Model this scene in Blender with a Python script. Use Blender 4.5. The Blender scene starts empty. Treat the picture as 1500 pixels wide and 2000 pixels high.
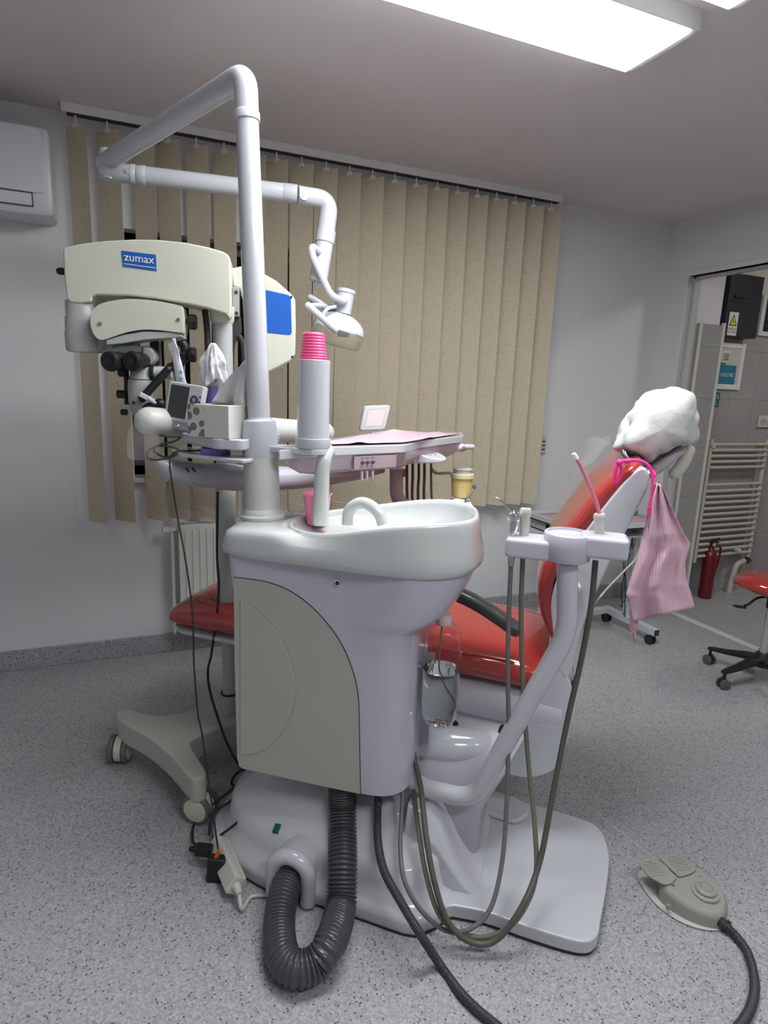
import bpy, bmesh, math, random
from mathutils import Vector as V, Matrix, noise
random.seed(4)
PI = math.pi
sc = bpy.context.scene
col = sc.collection

# ---------------------------------------------------------------- camera, world, lights, exposure
F, H = 1200.0, 1.42
xi = V((2900, -135, F)).normalized()
di = V((-224, 5850, F)); di -= xi * di.dot(xi); di.normalize()
zi = -di
yi = zi.cross(xi)
if yi.z < 0: yi = -yi
CAM = V((0, 0, H))
cd = bpy.data.cameras.new('camera'); cam = bpy.data.objects.new('camera', cd); col.objects.link(cam)
cd.sensor_fit = 'HORIZONTAL'; cd.sensor_width = 36; cd.lens = 36 * F / 1500; cd.clip_start = .02
cam.matrix_world = Matrix(((xi.x, -xi.y, -xi.z, 0), (yi.x, -yi.y, -yi.z, 0), (zi.x, -zi.y, -zi.z, H), (0, 0, 0, 1)))
sc.camera = cam
w = bpy.data.worlds.new('world'); sc.world = w; w.use_nodes = True
w.node_tree.nodes['Background'].inputs[0].default_value = (.02, .025, .04, 1)
w.node_tree.nodes['Background'].inputs[1].default_value = .3
sc.view_settings.view_transform = 'Standard'; sc.view_settings.look = 'None'; sc.view_settings.gamma = 1
sc.view_settings.exposure = 2.2
PANEL = 5.2      # strength of the LED ceiling panels
HALL = 6.0       # strength of the unseen lamp added to light the next room

def ray(px, py):
    a, b = px - 750, py - 1000
    return V((xi.x*a + xi.y*b + xi.z*F, yi.x*a + yi.y*b + yi.z*F, zi.x*a + zi.y*b + zi.z*F))
def on(px, py, ax, val):
    d = ray(px, py); return CAM + d * ((val - CAM[ax]) / d[ax])
def YP(px, py, y): return on(px, py, 1, y)
def ZP(px, py, z=0.0): return on(px, py, 2, z)
def XP(px, py, x): return on(px, py, 0, x)
class Frame:
    def __init__(s, ox, oy, deg):
        a = math.radians(deg); s.o = V((ox, oy, 0)); s.u = V((math.cos(a), math.sin(a), 0)); s.v = V((-math.sin(a), math.cos(a), 0)); s.a = a
    def w(s, a, b, z): return s.o + s.u*a + s.v*b + V((0, 0, z))
    def p(s, px, py, b=0.0):
        d = ray(px, py); return CAM + d * (((s.o - CAM).dot(s.v) + b) / d.dot(s.v))
    def sz(s, px, py, b=0.0):
        q = s.p(px, py, b); return ((q - s.o).dot(s.u), q.z)
U = Frame(.265, 1.65, -38.5)     # the dental unit's own axes
K = Frame(.31, 2.2, -12)         # the microscope's arm axes

# ---------------------------------------------------------------- materials
MATS = {}
def mat(name, c, r=.4, metal=0, bump=0, bscale=200, var=0, vscale=8, coat=0, trans=0, ior=1.45, alpha=1, emit=None, es=0, spec=.5, sss=0):
    if name in MATS: return MATS[name]
    m = bpy.data.materials.new(name); m.use_nodes = True; nt = m.node_tree; b = nt.nodes['Principled BSDF']
    b.inputs['Base Color'].default_value = (*c, 1); b.inputs['Roughness'].default_value = r; b.inputs['Metallic'].default_value = metal
    b.inputs['Coat Weight'].default_value = coat; b.inputs['Coat Roughness'].default_value = .06
    b.inputs['Transmission Weight'].default_value = trans; b.inputs['IOR'].default_value = ior; b.inputs['Alpha'].default_value = alpha
    b.inputs['Specular IOR Level'].default_value = spec
    if sss: b.inputs['Subsurface Weight'].default_value = sss; b.inputs['Subsurface Radius'].default_value = (.02, .01, .01)
    if emit: b.inputs['Emission Color'].default_value = (*emit, 1); b.inputs['Emission Strength'].default_value = es
    tc = nt.nodes.new('ShaderNodeTexCoord')
    n = nt.nodes.new('ShaderNodeTexNoise'); n.inputs['Scale'].default_value = vscale; n.inputs['Detail'].default_value = 4
    nt.links.new(tc.outputs['Object'], n.inputs['Vector'])
    v = var if var else .03
    mx = nt.nodes.new('ShaderNodeMix'); mx.data_type = 'RGBA'
    mx.inputs[6].default_value = (*[x*(1-v) for x in c], 1); mx.inputs[7].default_value = (*[min(1, x*(1+v)) for x in c], 1)
    nt.links.new(n.outputs['Fac'], mx.inputs[0]); nt.links.new(mx.outputs[2], b.inputs['Base Color'])
    if bump:
        n2 = nt.nodes.new('ShaderNodeTexNoise'); n2.inputs['Scale'].default_value = bscale; n2.inputs['Detail'].default_value = 3
        nt.links.new(tc.outputs['Object'], n2.inputs['Vector'])
        bp = nt.nodes.new('ShaderNodeBump'); bp.inputs['Strength'].default_value = bump; bp.inputs['Distance'].default_value = .002
        nt.links.new(n2.outputs['Fac'], bp.inputs['Height']); nt.links.new(bp.outputs['Normal'], b.inputs['Normal'])
    MATS[name] = m; return m
def nodes(m): return m.node_tree, m.node_tree.nodes, m.node_tree.links, m.node_tree.nodes['Principled BSDF']

wallm = mat('wall_paint', (.68, .68, .695), .55, bump=.25, bscale=60, var=.015)
ceilm = mat('ceiling_paint', (.74, .70, .70), .7, bump=.3, bscale=120, var=.02)
white = mat('white_gloss_plastic', (.53, .54, .58), .16, coat=.5)
lav = mat('lavender_white_cabinet', (.52, .52, .59), .2, coat=.35)
cream = mat('cream_panel_plastic', (.44, .44, .385), .27, coat=.25)
ceramic = mat('white_ceramic', (.52, .545, .54), .1, coat=.7)
ivory = mat('ivory_enamel', (.55, .555, .47), .34)
greyp = mat('grey_enamel', (.40, .42, .41), .4)
warmw = mat('warm_white_plastic', (.54, .55, .53), .35)
casterw = mat('cream_caster_plastic', (.60, .59, .49), .4)
blackp = mat('black_plastic', (.012, .012, .014), .4)
rubber = mat('black_rubber', (.02, .02, .022), .6)
hoseg = mat('dark_grey_hose_plastic', (.055, .057, .062), .28, coat=.2)
tubeg = mat('grey_silicone_tube', (.145, .15, .15), .4)
tubeb = mat('khaki_grey_silicone_tube', (.17, .155, .12), .45)
tubed = mat('olive_grey_silicone_tube', (.095, .09, .075), .45)
chrome = mat('chrome', (.75, .75, .76), .15, metal=1)
steel = mat('brushed_steel', (.5, .5, .5), .35, metal=1)
red = mat('red_vinyl', (.36, .034, .03), .14, coat=.6, var=.06, spec=.6)
blue = mat('blue_film', (.015, .10, .42), .3)
pinkc = mat('pink_cup_plastic', (.95, .10, .30), .3, sss=.3)
pinkt = mat('pink_translucent_cup', (.95, .30, .48), .3, sss=.4)
hotp = mat('hot_pink_cord', (.9, .04, .28), .4)
paper = mat('white_tissue_paper', (.68, .69, .70), .8, bump=.5, bscale=90)
bagm = mat('white_nonwoven_cover', (.53, .54, .53), .6, bump=.8, bscale=60)
purple = mat('purple_plastic', (.19, .17, .55), .4)
pvc = mat('ivory_pvc', (.56, .55, .49), .4)
pedalm = mat('grey_pedal_plastic', (.31, .31, .275), .45, bump=.1, bscale=500)
firer = mat('fire_red_paint', (.13, .006, .010), .35, coat=.3)
towelm = mat('cream_radiator_enamel', (.50, .48, .42), .3, coat=.3)
radm = mat('white_radiator_enamel', (.62, .63, .58), .4)
darkbox = mat('black_painted_steel', (.028, .028, .036), .35, var=.2)
yellow = mat('pale_yellow_plastic', (.72, .60, .30), .35, sss=.2)
glassm = mat('night_window_glass', (.008, .009, .012), .05)
clear = mat('clear_pet', (1, 1, 1), .06, trans=1, ior=1.18)
haze = mat('clear_film', (.6, .55, .55), .15, alpha=.09)
water = mat('water', (.9, .97, .96), .0, trans=1, ior=1.33)
lampc = mat('clear_lamp_shield', (.95, .95, .85), .1, trans=.9, ior=1.25, alpha=.55)
gapm = mat('dark_gap', (.03, .03, .035), .7)
green = mat('green_rocker', (.0, .10, .07), .4)
sgreen = mat('green_sign_film', (.0, .13, .08), .4)
teal = mat('teal_sign_film', (.02, .20, .30), .4)
whites = mat('white_sign_film', (.72, .72, .70), .5)
yells = mat('yellow_sign_film', (.75, .68, .05), .5)
railm = mat('aluminium_rail', (.72, .72, .71), .35)
orange = mat('orange_tie', (.6, .1, .02), .5)
wax = mat('pink_tray_paper', (.46, .345, .385), .7, bump=.4, bscale=60)
tray = mat('pinkish_white_plastic', (.36, .285, .325), .22, coat=.4)
lcd = mat('dark_lcd', (.045, .045, .048), .35)
screenp = mat('pinkish_screen', (.68, .58, .60), .5)
ledm = mat('led_panel', (.9, .9, .9), .5, emit=(.96, .99, 1), es=PANEL)
hledm = mat('hall_lamp', (.9, .9, .9), .5, emit=(1, .95, .86), es=HALL)

# speckled vinyl floor
floorm = mat('speckled_vinyl', (.35, .35, .36), .38)
nt, N, L, B = nodes(floorm)
tc = [n for n in N if n.type == 'TEX_COORD'][0]
def vor(scale, rnd=1.0):
    v = N.new('ShaderNodeTexVoronoi'); v.inputs['Scale'].default_value = scale; v.inputs['Randomness'].default_value = rnd
    L.new(tc.outputs['Object'], v.inputs['Vector']); return v
def ramp(src, stops, interp='CONSTANT'):
    r = N.new('ShaderNodeValToRGB'); r.color_ramp.interpolation = interp
    e = r.color_ramp.elements
    e[0].position = stops[0][0]; e[0].color = (*stops[0][1], 1); e[1].position = stops[1][0]; e[1].color = (*stops[1][1], 1)
    for p, c in stops[2:]:
        k = e.new(p); k.color = (*c, 1)
    L.new(src, r.inputs[0]); return r
def mixc(a, b, f):
    m = N.new('ShaderNodeMix'); m.data_type = 'RGBA'
    L.new(a, m.inputs[6]); L.new(b, m.inputs[7])
    if hasattr(f, 'links'): L.new(f, m.inputs[0])
    else: m.inputs[0].default_value = f
    return m.outputs[2]
v1 = vor(210); s1 = N.new('ShaderNodeSeparateColor'); L.new(v1.outputs['Color'], s1.inputs[0])
r1 = ramp(s1.outputs[0], [(0, (.22, .22, .235)), (.25, (.31, .31, .325)), (.5, (.385, .385, .40)), (.75, (.46, .46, .47)), (.92, (.33, .32, .32))])
nz = N.new('ShaderNodeTexNoise'); nz.inputs['Scale'].default_value = 130; nz.inputs['Detail'].default_value = 5; L.new(tc.outputs['Object'], nz.inputs['Vector'])
r2 = ramp(nz.outputs['Fac'], [(.3, (.30, .30, .31)), (.7, (.44, .44, .455))], 'LINEAR')
base = mixc(r1.outputs[0], r2.outputs[0], .45)
v3 = vor(170); s3 = N.new('ShaderNodeSeparateColor'); L.new(v3.outputs['Color'], s3.inputs[0])
r3 = ramp(s3.outputs[1], [(0, (0, 0, 0)), (.89, (1, 1, 1))])
# only the cores of the picked cells are dark chips
th = N.new('ShaderNodeMath'); th.operation = 'LESS_THAN'; th.inputs[1].default_value = .42; L.new(v3.outputs['Distance'], th.inputs[0])
ml = N.new('ShaderNodeMath'); ml.operation = 'MULTIPLY'; L.new(th.outputs[0], ml.inputs[0]); L.new(r3.outputs[0], ml.inputs[1])
dk = N.new('ShaderNodeRGB'); dk.outputs[0].default_value = (.075, .075, .08, 1)
base = mixc(base, dk.outputs[0], ml.outputs[0])
L.new(base, B.inputs['Base Color'])

def tile_mat(name, c, mortar):
    m = mat(name, c, .18)
    nt, N, L, B = nodes(m); tc = [n for n in N if n.type == 'TEX_COORD'][0]
    mp = N.new('ShaderNodeMapping'); mp.inputs['Rotation'].default_value = (PI/2, 0, 0); L.new(tc.outputs['Object'], mp.inputs[0])
    br = N.new('ShaderNodeTexBrick'); br.offset = 0; br.inputs['Scale'].default_value = 1
    br.inputs['Brick Width'].default_value = .25; br.inputs['Row Height'].default_value = .33; br.inputs['Mortar Size'].default_value = .002
    br.inputs['Color1'].default_value = (*c, 1); br.inputs['Color2'].default_value = (*[x*.95 for x in c], 1); br.inputs['Mortar'].default_value = (*mortar, 1)
    L.new(mp.outputs[0], br.inputs[0])
    nz = N.new('ShaderNodeTexNoise'); nz.inputs['Scale'].default_value = 5; nz.inputs['Detail'].default_value = 6; L.new(tc.outputs['Object'], nz.inputs[0])
    mx = N.new('ShaderNodeMix'); mx.data_type = 'RGBA'; mx.blend_type = 'MULTIPLY'; mx.inputs[0].default_value = .35
    L.new(br.outputs['Color'], mx.inputs[6]); L.new(nz.outputs['Color'], mx.inputs[7]); L.new(mx.outputs[2], B.inputs['Base Color'])
    return m
tilem = tile_mat('grey_wall_tile', (.42, .41, .41), (.26, .26, .25))

def fabric(name, c):
    m = mat(name, c, .8)
    nt, N, L, B = nodes(m); tc = [n for n in N if n.type == 'TEX_COORD'][0]
    mp = N.new('ShaderNodeMapping'); mp.inputs['Scale'].default_value = (1, 1, .06); L.new(tc.outputs['Object'], mp.inputs[0])
    nz = N.new('ShaderNodeTexNoise'); nz.inputs['Scale'].default_value = 400; nz.inputs['Detail'].default_value = 3; L.new(mp.outputs[0], nz.inputs[0])
    mp2 = N.new('ShaderNodeMapping'); mp2.inputs['Scale'].default_value = (.08, .08, 1); L.new(tc.outputs['Object'], mp2.inputs[0])
    nz2 = N.new('ShaderNodeTexNoise'); nz2.inputs['Scale'].default_value = 330; nz2.inputs['Detail'].default_value = 3; L.new(mp2.outputs[0], nz2.inputs[0])
    ad = N.new('ShaderNodeMath'); ad.operation = 'ADD'; L.new(nz.outputs[0], ad.inputs[0]); L.new(nz2.outputs[0], ad.inputs[1])
    r = N.new('ShaderNodeValToRGB'); r.color_ramp.elements[0].position = .7; r.color_ramp.elements[0].color = (*[x*.84 for x in c], 1)
    r.color_ramp.elements[1].position = 1.25; r.color_ramp.elements[1].color = (*[min(1, x*1.14) for x in c], 1)
    L.new(ad.outputs[0], r.inputs[0]); L.new(r.outputs[0], B.inputs['Base Color'])
    return m
slatm = fabric('beige_blind_fabric', (.53, .465, .35))

bibm = mat('pink_ribbed_bib', (.80, .47, .57), .7)
nt, N, L, B = nodes(bibm); tc = [n for n in N if n.type == 'TEX_COORD'][0]
wv = N.new('ShaderNodeTexWave'); wv.wave_type = 'BANDS'; wv.bands_direction = 'X'; wv.inputs['Scale'].default_value = 58; wv.inputs['Distortion'].default_value = .3
L.new(tc.outputs['Object'], wv.inputs[0])
r = N.new('ShaderNodeValToRGB'); r.color_ramp.elements[0].color = (.60, .36, .44, 1); r.color_ramp.elements[1].color = (.70, .47, .55, 1)
L.new(wv.outputs[0], r.inputs[0]); L.new(r.outputs[0], B.inputs['Base Color'])
bp = N.new('ShaderNodeBump'); bp.inputs['Strength'].default_value = .5; bp.inputs['Distance'].default_value = .002; L.new(wv.outputs[0], bp.inputs['Height']); L.new(bp.outputs[0], B.inputs['Normal'])

boxm = mat('printed_carton', (.62, .60, .56), .5)
nt, N, L, B = nodes(boxm); tc = [n for n in N if n.type == 'TEX_COORD'][0]
vo = N.new('ShaderNodeTexVoronoi'); vo.inputs['Scale'].default_value = 42; L.new(tc.outputs['Object'], vo.inputs[0])
r = N.new('ShaderNodeValToRGB'); r.color_ramp.interpolation = 'CONSTANT'; r.color_ramp.elements[0].color = (.17, .155, .135, 1); r.color_ramp.elements[1].position = .47; r.color_ramp.elements[1].color = (.60, .58, .54, 1)
L.new(vo.outputs['Distance'], r.inputs[0])
sx = N.new('ShaderNodeSeparateXYZ'); L.new(tc.outputs['Object'], sx.inputs[0])
lt = N.new('ShaderNodeMath'); lt.operation = 'LESS_THAN'; lt.inputs[1].default_value = -.012; L.new(sx.outputs[0], lt.inputs[0])
mx = N.new('ShaderNodeMix'); mx.data_type = 'RGBA'; mx.inputs[6].default_value = (.60, .585, .55, 1); L.new(lt.outputs[0], mx.inputs[0]); L.new(r.outputs[0], mx.inputs[7]); L.new(mx.outputs[2], B.inputs['Base Color'])

# ---------------------------------------------------------------- geometry helpers
ROOT = {}
def finish(name, bm, m, parent=None, bevel=0, seg=3, smooth=True, ang=35, loc=None, rot=0, sub=0):
    me = bpy.data.meshes.new(name)
    bmesh.ops.recalc_face_normals(bm, faces=bm.faces[:])
    bm.to_mesh(me); bm.free()
    o = bpy.data.objects.new(name, me); col.objects.link(o)
    me.materials.append(m)
    if parent is not None:
        r = ROOT[parent.name]; me.transform(r.inverted()); o.parent = parent; ROOT[o.name] = r
    else:
        vs = [v.co for v in me.vertices]
        if loc is None:
            loc = V(((min(v.x for v in vs)+max(v.x for v in vs))/2, (min(v.y for v in vs)+max(v.y for v in vs))/2, min(v.z for v in vs)))
        r = Matrix.Translation(loc) @ Matrix.Rotation(rot, 4, 'Z')
        me.transform(r.inverted()); o.matrix_world = r; ROOT[o.name] = r
    if smooth:
        me.polygons.foreach_set('use_smooth', [True]*len(me.polygons))
        if not bevel: me.set_sharp_from_angle(angle=math.radians(ang))
    if bevel:
        b = o.modifiers.new('bevel', 'BEVEL'); b.width = bevel; b.segments = seg; b.limit_method = 'ANGLE'; b.angle_limit = math.radians(32); b.harden_normals = False
        me.set_sharp_from_angle(angle=math.radians(180))
        wn = o.modifiers.new('wn', 'WEIGHTED_NORMAL'); wn.keep_sharp = False
    if sub:
        s = o.modifiers.new('sub', 'SUBSURF'); s.levels = sub; s.render_levels = sub
    return o
def thing(name, label, cat, loc, rot=0, group=None):
    o = bpy.data.objects.new(name, None); col.objects.link(o)
    r = Matrix.Translation(V(loc)) @ Matrix.Rotation(rot, 4, 'Z')
    o.matrix_world = r; o.empty_display_size = .05; ROOT[o.name] = r
    return tag(o, label, cat, group)
def tag(o, label=None, cat=None, group=None, kind=None):
    if label: o['label'] = label
    if cat: o['category'] = cat
    if group: o['group'] = group
    if kind: o['kind'] = kind
    return o
def lab(o, l): o['label'] = l; return o
def struct(name, bm, m, **k): return tag(finish(name, bm, m, **k), kind='structure')

def new(): return bmesh.new()
def box(bm, a, b, M=None):
    c = [(x, y, z) for x in (a[0], b[0]) for y in (a[1], b[1]) for z in (a[2], b[2])]
    v = [bm.verts.new((M @ V(p)) if M else p) for p in c]
    for f in ((0,1,3,2), (4,6,7,5), (0,4,5,1), (2,3,7,6), (0,2,6,4), (1,5,7,3)): bm.faces.new([v[i] for i in f])
    return bm
def obox(bm, c, size, rot=None):
    M = Matrix.Translation(V(c)) @ (rot.to_4x4() if rot is not None else Matrix())
    s = V(size)/2; return box(bm, -s, s, M)
def fbox(bm, fr, s0, s1, v0, v1, z0, z1):
    M = Matrix.Translation(fr.o) @ Matrix.Rotation(fr.a, 4, 'Z')
    return box(bm, (s0, v0, z0), (s1, v1, z1), M)
def basis(d):
    d = d.normalized(); a = V((0, 0, 1)) if abs(d.z) < .95 else V((1, 0, 0))
    x = d.cross(a).normalized(); return x, x.cross(d).normalized()
def rings(bm, rs, cap0=True, cap1=True, closed=False):
    vr = [[bm.verts.new(p) for p in r] for r in rs]; n = len(vr[0])
    for i in range(len(vr) - (0 if closed else 1)):
        a, b = vr[i], vr[(i+1) % len(vr)]
        for j in range(n): bm.faces.new((a[j], a[(j+1) % n], b[(j+1) % n], b[j]))
    if cap0 and not closed: bm.faces.new(vr[0][::-1])
    if cap1 and not closed: bm.faces.new(vr[-1])
    return bm
def lathe(bm, c, prof, axis=(0, 0, 1), n=32, cap=True):
    """prof: list of (radius, height) along axis"""
    ax = V(axis).normalized(); x, y = basis(ax); c = V(c); rs = []
    for r, h in prof:
        rs.append([c + ax*h + (x*math.cos(t) + y*math.sin(t))*max(r, 1e-4) for t in [2*PI*k/n for k in range(n)]])
    return rings(bm, rs, cap, cap)
def cyl(bm, a, b, r, r2=None, n=24):
    a, b = V(a), V(b); return lathe(bm, a, [(r, 0), (r if r2 is None else r2, (b-a).length)], b-a, n)
def catmull(P, k=8):
    P = [V(p) for p in P]; Q = [P[0]*2-P[1]] + P + [P[-1]*2-P[-2]]; out = []
    for i in range(1, len(Q)-2):
        a, b, c, d = Q[i-1:i+3]
        for j in range(k):
            t = j/k
            out.append(.5*((2*b) + (c-a)*t + (2*a-5*b+4*c-d)*t*t + (3*b-a-3*c+d)*t**3))
    out.append(P[-1]); return out
def fillet(P, r, k=8):
    P = [V(p) for p in P]; out = [P[0]]
    for i in range(1, len(P)-1):
        a, b, c = P[i-1:i+2]; rr = min(r, (a-b).length*.48, (c-b).length*.48)
        p0 = b + (a-b).normalized()*rr; p1 = b + (c-b).normalized()*rr
        for j in range(k+1):
            t = j/k; out.append(p0*(1-t)**2 + b*2*t*(1-t) + p1*t*t)
    out.append(P[-1]); return out
def resample(P, step):
    L = [0]
    for a, b in zip(P, P[1:]): L.append(L[-1] + (b-a).length)
    n = max(2, int(L[-1]/step)); out = []; j = 0
    for i in range(n+1):
        t = L[-1]*i/n
        while j < len(L)-2 and L[j+1] < t: j += 1
        f = (t-L[j])/max(1e-9, L[j+1]-L[j]); out.append(P[j].lerp(P[j+1], min(1, f)))
    return out
def tube(bm, P, r, n=14, rf=None, cap=True):
    """tube along a polyline; rf(i,total) optional radius factor"""
    T = [(P[min(i+1, len(P)-1)] - P[max(i-1, 0)]).normalized() for i in range(len(P))]
    x, y = basis(T[0]); rs = []
    for i, p in enumerate(P):
        x = (x - T[i]*x.dot(T[i])).normalized(); y = T[i].cross(x)
        rr = r if not rf else r*rf(i, len(P))
        rs.append([p + (x*math.cos(t) + y*math.sin(t))*rr for t in [2*PI*k/n for k in range(n)]])
    return rings(bm, rs, cap, cap)
def rtube(bm, P, r, n=18, end=True):
    """tube with rounded ends"""
    P = resample(P, max(.004, r*.5)); d0 = (P[0]-P[1]).normalized(); d1 = (P[-1]-P[-2]).normalized()
    K = 5
    A = [P[0] + d0*r*math.sin(t) for t in [PI/2*(K-j)/K for j in range(K)]]
    Bq = [P[-1] + d1*r*math.sin(t) for t in [PI/2*(j+1)/K for j in range(K)]]
    rad = [max(.02, math.cos(PI/2*(K-j)/K)) for j in range(K)] + [1]*len(P) + [max(.02, math.cos(PI/2*(j+1)/K)) for j in range(K)]
    return tube(bm, A+P+Bq, r, n, lambda i, t: rad[i])
def prism(bm, pts, d):
    """pts: 3D outline, extruded by vector d"""
    d = V(d); a = [bm.verts.new(V(p)) for p in pts]; b = [bm.verts.new(V(p)+d) for p in pts]; n = len(a)
    bm.faces.new(a[::-1]); bm.faces.new(b)
    for i in range(n): bm.faces.new((a[i], a[(i+1) % n], b[(i+1) % n], b[i]))
    return bm
def smooth2(pts, k=5):
    """closed catmull through 2D/3D points"""
    n = len(pts); P = [V(p) for p in pts]; out = []
    for i in range(n):
        a, b, c, d = P[i-1], P[i], P[(i+1) % n], P[(i+2) % n]
        for j in range(k):
            t = j/k; out.append(.5*((2*b) + (c-a)*t + (2*a-5*b+4*c-d)*t*t + (3*b-a-3*c+d)*t**3))
    return out
def rpoly(pts, r, k=4):
    """round the corners of a closed polygon"""
    n = len(pts); P = [V(p) for p in pts]; out = []
    for i in range(n):
        a, b, c = P[i-1], P[i], P[(i+1) % n]
        rr = min(r if not isinstance(r, (list, tuple)) else r[i], (a-b).length*.48, (c-b).length*.48)
        p0 = b + (a-b).normalized()*rr; p1 = b + (c-b).normalized()*rr
        for j in range(k+1):
            t = j/k; out.append(p0*(1-t)**2 + b*2*t*(1-t) + p1*t*t)
    return out
def by_angle(poly, c, n):
    """sample closed 2D polygon (list of Vectors) by ray angle around c"""
    out = []
    for k in range(n):
        t = 2*PI*k/n; d = V((math.cos(t), math.sin(t))); best = 0
        for i in range(len(poly)):
            a = V(poly[i][:2]) - c; b = V(poly[(i+1) % len(poly)][:2]) - c; e = b-a
            den = d.x*(-e.y) + d.y*e.x
            if abs(den) < 1e-12: continue
            s = (a.x*(-e.y) + a.y*e.x)/den; u = (d.x*a.y - d.y*a.x)/den
            if s > 0 and -1e-6 <= u <= 1+1e-6: best = max(best, s)
        out.append(c + d*best)
    return out
def superring(c, ax, ay, a, b, n=32, e=2.0):
    out = []
    for k in range(n):
        t = 2*PI*k/n; cx, sy = math.cos(t), math.sin(t)
        out.append(V(c) + V(ax)*(a*math.copysign(abs(cx)**(2/e), cx)) + V(ay)*(b*math.copysign(abs(sy)**(2/e), sy)))
    return out
def text(body, size, pos, xd, yd, m, parent, name='lettering', ext=.0008, cw=1.0, spacing=1.0):
    c = bpy.data.curves.new(name, 'FONT'); c.body = body; c.size = size; c.extrude = ext; c.align_x = 'CENTER'; c.align_y = 'CENTER'; c.space_character = spacing
    o = bpy.data.objects.new('tmp', c); me = bpy.data.meshes.new_from_object(o); bpy.data.objects.remove(o)
    xd = V(xd).normalized(); yd = V(yd).normalized(); zd = xd.cross(yd)
    M = Matrix(((xd.x*cw, yd.x, zd.x, pos[0]), (xd.y*cw, yd.y, zd.y, pos[1]), (xd.z*cw, yd.z, zd.z, pos[2]), (0, 0, 0, 1)))
    me.transform(M); bm = new(); bm.from_mesh(me); bpy.data.meshes.remove(me)
    return finish(name, bm, m, parent, smooth=False)

# ================================================================ THE ROOM
CE = 2.518; WY = 3.238; WX = 3.30; LX = -1.75; BY = -2.2
bm = new(); box(bm, (LX-.3, BY-.1, -.06), (6.2, WY+.4, 0)); struct('floor', bm, floorm, smooth=False)
bm = new(); box(bm, (LX-.3, BY-.1, CE), (WX+.06, WY+.4, CE+.06)); struct('ceiling', bm, ceilm, smooth=False)
# back wall with the window opening
wx0, wx1, wz0, wz1 = .03, 2.25, .93, 2.08
bm = new()
for a, b in (((LX, 0), (wx0, CE)), ((wx1, 0), (WX+.12, CE)), ((wx0, 0), (wx1, wz0)), ((wx0, wz1), (wx1, CE))):
    box(bm, (a[0], WY, a[1]), (b[0], WY+.24, b[1]))
struct('wall_back', bm, wallm, smooth=False)
bm = new(); box(bm, (LX-.1, BY, 0), (LX, WY, CE)); struct('wall_left', bm, wallm, smooth=False)
bm = new(); box(bm, (LX, BY-.1, 0), (6.1, BY, CE)); struct('wall_front', bm, wallm, smooth=False)
DY0, DY1, DZ = 1.55, 3.035, 2.165
bm = new()
box(bm, (WX, DY1, 0), (WX+.12, WY, CE)); box(bm, (WX, BY, 0), (WX+.12, DY0, CE)); box(bm, (WX, DY0, DZ), (WX+.12, DY1, CE))
struct('wall_right', bm, wallm, smooth=False)
# skirting strips of the same vinyl
bm = new(); box(bm, (LX, WY-.012, 0), (WX, WY, .1)); struct('baseboard_back', bm, floorm, bevel=.003, smooth=True)
bm = new(); box(bm, (WX-.012, DY1+.01, 0), (WX, WY-.012, .1)); box(bm, (WX-.012, BY, 0), (WX, DY0-.01, .1)); struct('baseboard_right', bm, floorm, smooth=False)
bm = new(); box(bm, (LX, BY, 0), (LX+.012, WY-.012, .1)); struct('baseboard_left', bm, floorm, smooth=False)
# window: soffit band, frame, sashes, dark panes
win = bpy.data.objects.new('window_1', None); col.objects.link(win); win['kind'] = 'structure'
ROOT['window_1'] = Matrix.Translation((1.1, WY+.12, wz0)); win.matrix_world = ROOT['window_1']
bm = new(); f = .05
yy0, yy1 = WY+.09, WY+.15
box(bm, (wx0, yy0, wz0), (wx0+f, yy1, wz1)); box(bm, (wx1-f, yy0, wz0), (wx1, yy1, wz1)); box(bm, (wx0, yy0, wz0), (wx1, yy1, wz0+f)); box(bm, (wx0, yy0, wz1-f), (wx1, yy1, wz1))
for x in (.76, 1.5): box(bm, (x-.04, yy0, wz0), (x+.04, yy1, wz1))
finish('window_frame', bm, mat('grey_window_frame', (.10, .10, .11), .4), win, smooth=False)
bm = new(); box(bm, (wx0+.02, yy0+.025, wz0+.02), (wx1-.02, yy0+.031, wz1-.02)); finish('pane', bm, glassm, win, smooth=False)
bm = new(); box(bm, (wx0-.04, WY-.04, wz0-.02), (wx1+.04, yy0, wz0+.004)); finish('window_sill', bm, warmw, win, bevel=.004)
# doorway trim and threshold
bm = new()
box(bm, (WX+.045, DY1-.016, 0), (WX+.09, DY1, DZ)); box(bm, (WX+.045, DY0, 0), (WX+.09, DY0+.016, DZ)); box(bm, (WX+.045, DY0, DZ-.016), (WX+.09, DY1, DZ))
struct('trim_1', bm, mat('door_lining', (.5, .5, .5), .45), bevel=.002)
bm = new(); box(bm, (WX-.006, DY1, 0), (WX+.045, DY1+.055, DZ+.03)); box(bm, (WX-.006, DY0, DZ), (WX+.045, DY1, DZ+.03)); struct('trim_5', bm, wallm, bevel=.002)
bm = new(); box(bm, (WX+.01, DY0, 0), (WX+.065, DY1, .006)); struct('trim_2', bm, mat('threshold_strip', (.6, .6, .59), .4), bevel=.002)
# weld seam of the floor sheets
bm = new(); a, b = ZP(1084, 1523), ZP(1500, 1853); d = (b-a).normalized(); a -= d*.6; b += d*.8; q = d.cross(V((0, 0, 1)))*.0018
prism(bm, [a-q, b-q, b+q, a+q], (0, 0, .0006)); struct('trim_3', bm, mat('floor_weld', (.52, .50, .48), .5), smooth=False)

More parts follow.
